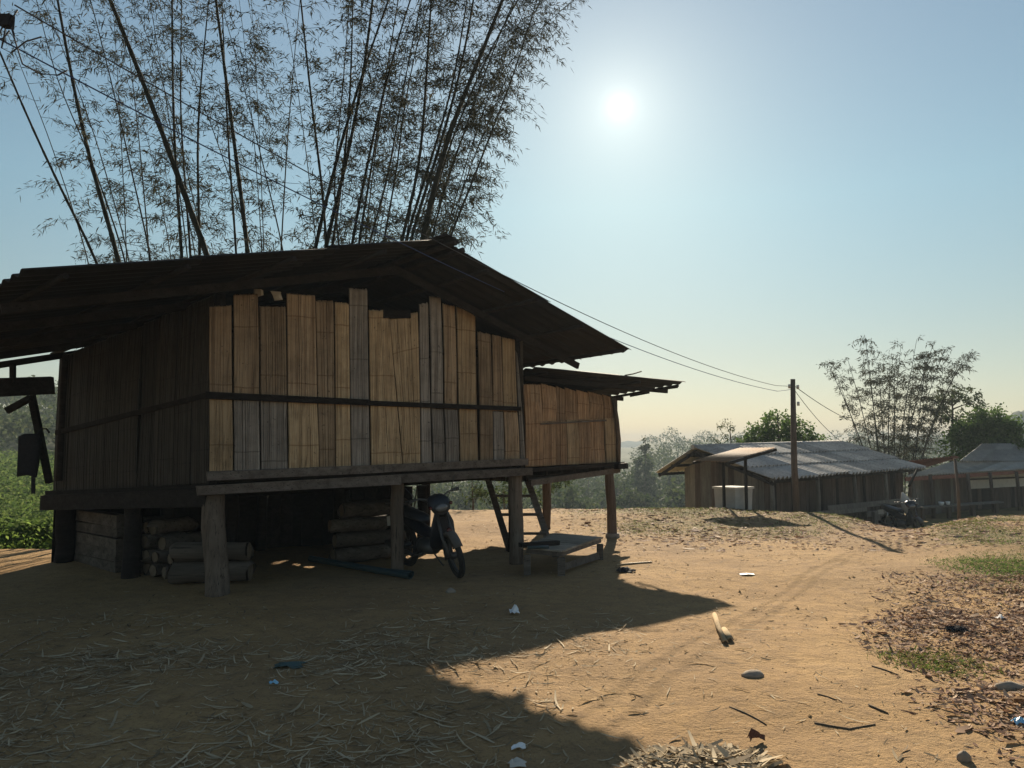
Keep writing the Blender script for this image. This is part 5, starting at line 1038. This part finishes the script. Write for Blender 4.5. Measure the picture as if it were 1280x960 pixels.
scrap('plastic_wrapper', 'sky_plastic', 1276, 906, 0.09, 0.07, 0.04, 'bright blue plastic wrapper in the dead leaves', 'wrapper', 6)
scrap('cloth_rag', 'dark_cloth', 782, 716, 0.24, 0.26, 0.06, 'dark crumpled cloth lying near the annex stilt', 'rag', 7, 7)
scrap('cloth_rag', 'dark_cloth', 1196, 788, 0.20, 0.14, 0.045, 'dark rag lying in the dead leaves right of the path', 'rag', 8, 7)
scrap('leather_scrap', 'brown_leather', 945, 927, 0.09, 0.05, 0.08, 'reddish brown curled sheath standing in the straw heap', 'scrap', 9)
scrap('paper_scrap', 'white_plastic', 933, 718, 0.20, 0.10, 0.02, 'flat white paper scrap on the sunlit path', 'scrap', 10, 3)
scrap('paper_scrap', 'white_plastic', 1252, 777, 0.07, 0.09, 0.05, 'small white cup-like scrap on the leafy bank', 'scrap', 11, 4)
def stone(px_, py_, sx, sy, sz, label, seed, mat='stone'):
    rg2 = random.Random(seed); q = gnd(px_, py_); z = g1(q.x, q.y); secs = []
    for t, k_ in ((-0.2, 0.9), (0.15, 1.0), (0.5, 0.85), (0.8, 0.5), (0.95, 0.12)): secs.append([Vector((q.x + math.cos(a) * sx / 2 * k_ * rg2.uniform(0.8, 1.15), q.y + math.sin(a) * sy / 2 * k_ * rg2.uniform(0.8, 1.15), z + sz * t * rg2.uniform(0.9, 1.1))) for a in [i * 0.6283 for i in range(10)]])
    return tag(MB().loft(secs).build('stone', M[mat]), label, 'stone')
stone(942, 847, 0.17, 0.12, 0.04, 'flat grey-brown stone on the sunlit path', 1); stone(1262, 862, 0.22, 0.10, 0.05, 'dark stone half sunk in the dead leaves', 2)
stone(563, 741, 0.12, 0.10, 0.05, 'small dark stone in the shade before the motorbike', 3); stone(1205, 948, 0.08, 0.07, 0.05, 'small round stone at the right foot of the path', 4)
def split_bamboo(pp, wd, label):
    pts = [gnd(a, b) for a, b in pp]
    for q in pts: q.z = g1(q.x, q.y) + 0.02
    o = MB(); d = (pts[-1] - pts[0]).normalized(); s_ = UP.cross(d)
    secs = [[q + s_ * (wd * k_) + UP * (0.018 * (1 - (k_ * 2) ** 2) + (0.0)) for k_ in (-0.5, -0.25, 0, 0.25, 0.5)] for q in pts]
    x_ = o.loft(secs, closed=False, cap=False).build('split_bamboo', M['dry_piece']); sd = x_.modifiers.new('thickness', 'SOLIDIFY'); sd.thickness = 0.008; return tag(x_, label, 'bamboo piece')
split_bamboo([(893, 768), (899, 786), (907, 807)], 0.035, 'pale split bamboo strip lying on the path by the shadow tip'); split_bamboo([(905, 786), (910, 796), (913, 803)], 0.05, 'shorter broad split bamboo piece beside the pale strip')
def stick(pp, r, label, mat='bark'):
    pts = [gnd(a, b) for a, b in pp]
    for i, q in enumerate(pts): q.z = g1(q.x, q.y) + r * 0.7
    return tag(MB().tube(pts, [r * (1 - 0.5 * i / len(pts)) for i in range(len(pts))], 6, True, 0.1).build('fallen_stick', M[mat]), label, 'stick')
stick([(912, 885), (930, 892), (945, 899), (958, 906)], 0.005, 'thin dark stick lying across the path near the straw heap'); stick([(1018, 904), (1040, 908), (1062, 912), (1094, 907)], 0.006, 'bent brown stick lying on the path foot')
stick([(1086, 884), (1100, 890), (1110, 893)], 0.007, 'short thick twig on the right of the path'); stick([(1022, 873), (1035, 876), (1046, 881)], 0.005, 'slim dark twig on the sunlit path'); stick([(1090, 835), (1108, 840), (1124, 846)], 0.006, 'dark twig at the edge of the leafy bank')
stick([(770, 708), (790, 707), (815, 706)], 0.015, 'pale stick beside the dark cloth near the annex stilt', 'bamboo_tan')
stick([(0, 815), (20, 805), (42, 795), (62, 788)], 0.007, 'long dry stalk in the dark straw left of the yard', 'bamboo_brown'); stick([(60, 940), (110, 930), (165, 921), (200, 920)], 0.006, 'long pale stalk lying in the shaded straw', 'bamboo_tan')

# ------------------------------------------------------------------ haze
hzb = MB().box((0, 545, 3.75), (2040, 1210, 32.5))
k = bpy.data.materials.new('haze'); k.use_nodes = True; t = k.node_tree; t.nodes.clear()
pv = t.nodes.new('ShaderNodeVolumePrincipled'); pv.inputs['Color'].default_value = (0.54, 0.64, 0.71, 1); pv.inputs['Density'].default_value = 0.0013; pv.inputs['Anisotropy'].default_value = 0.0
ou = t.nodes.new('ShaderNodeOutputMaterial'); t.links.new(pv.outputs[0], ou.inputs['Volume'])
hz = tag(hzb.build('haze', k), 'thin pale haze hanging in the air', 'haze', kind='stuff')
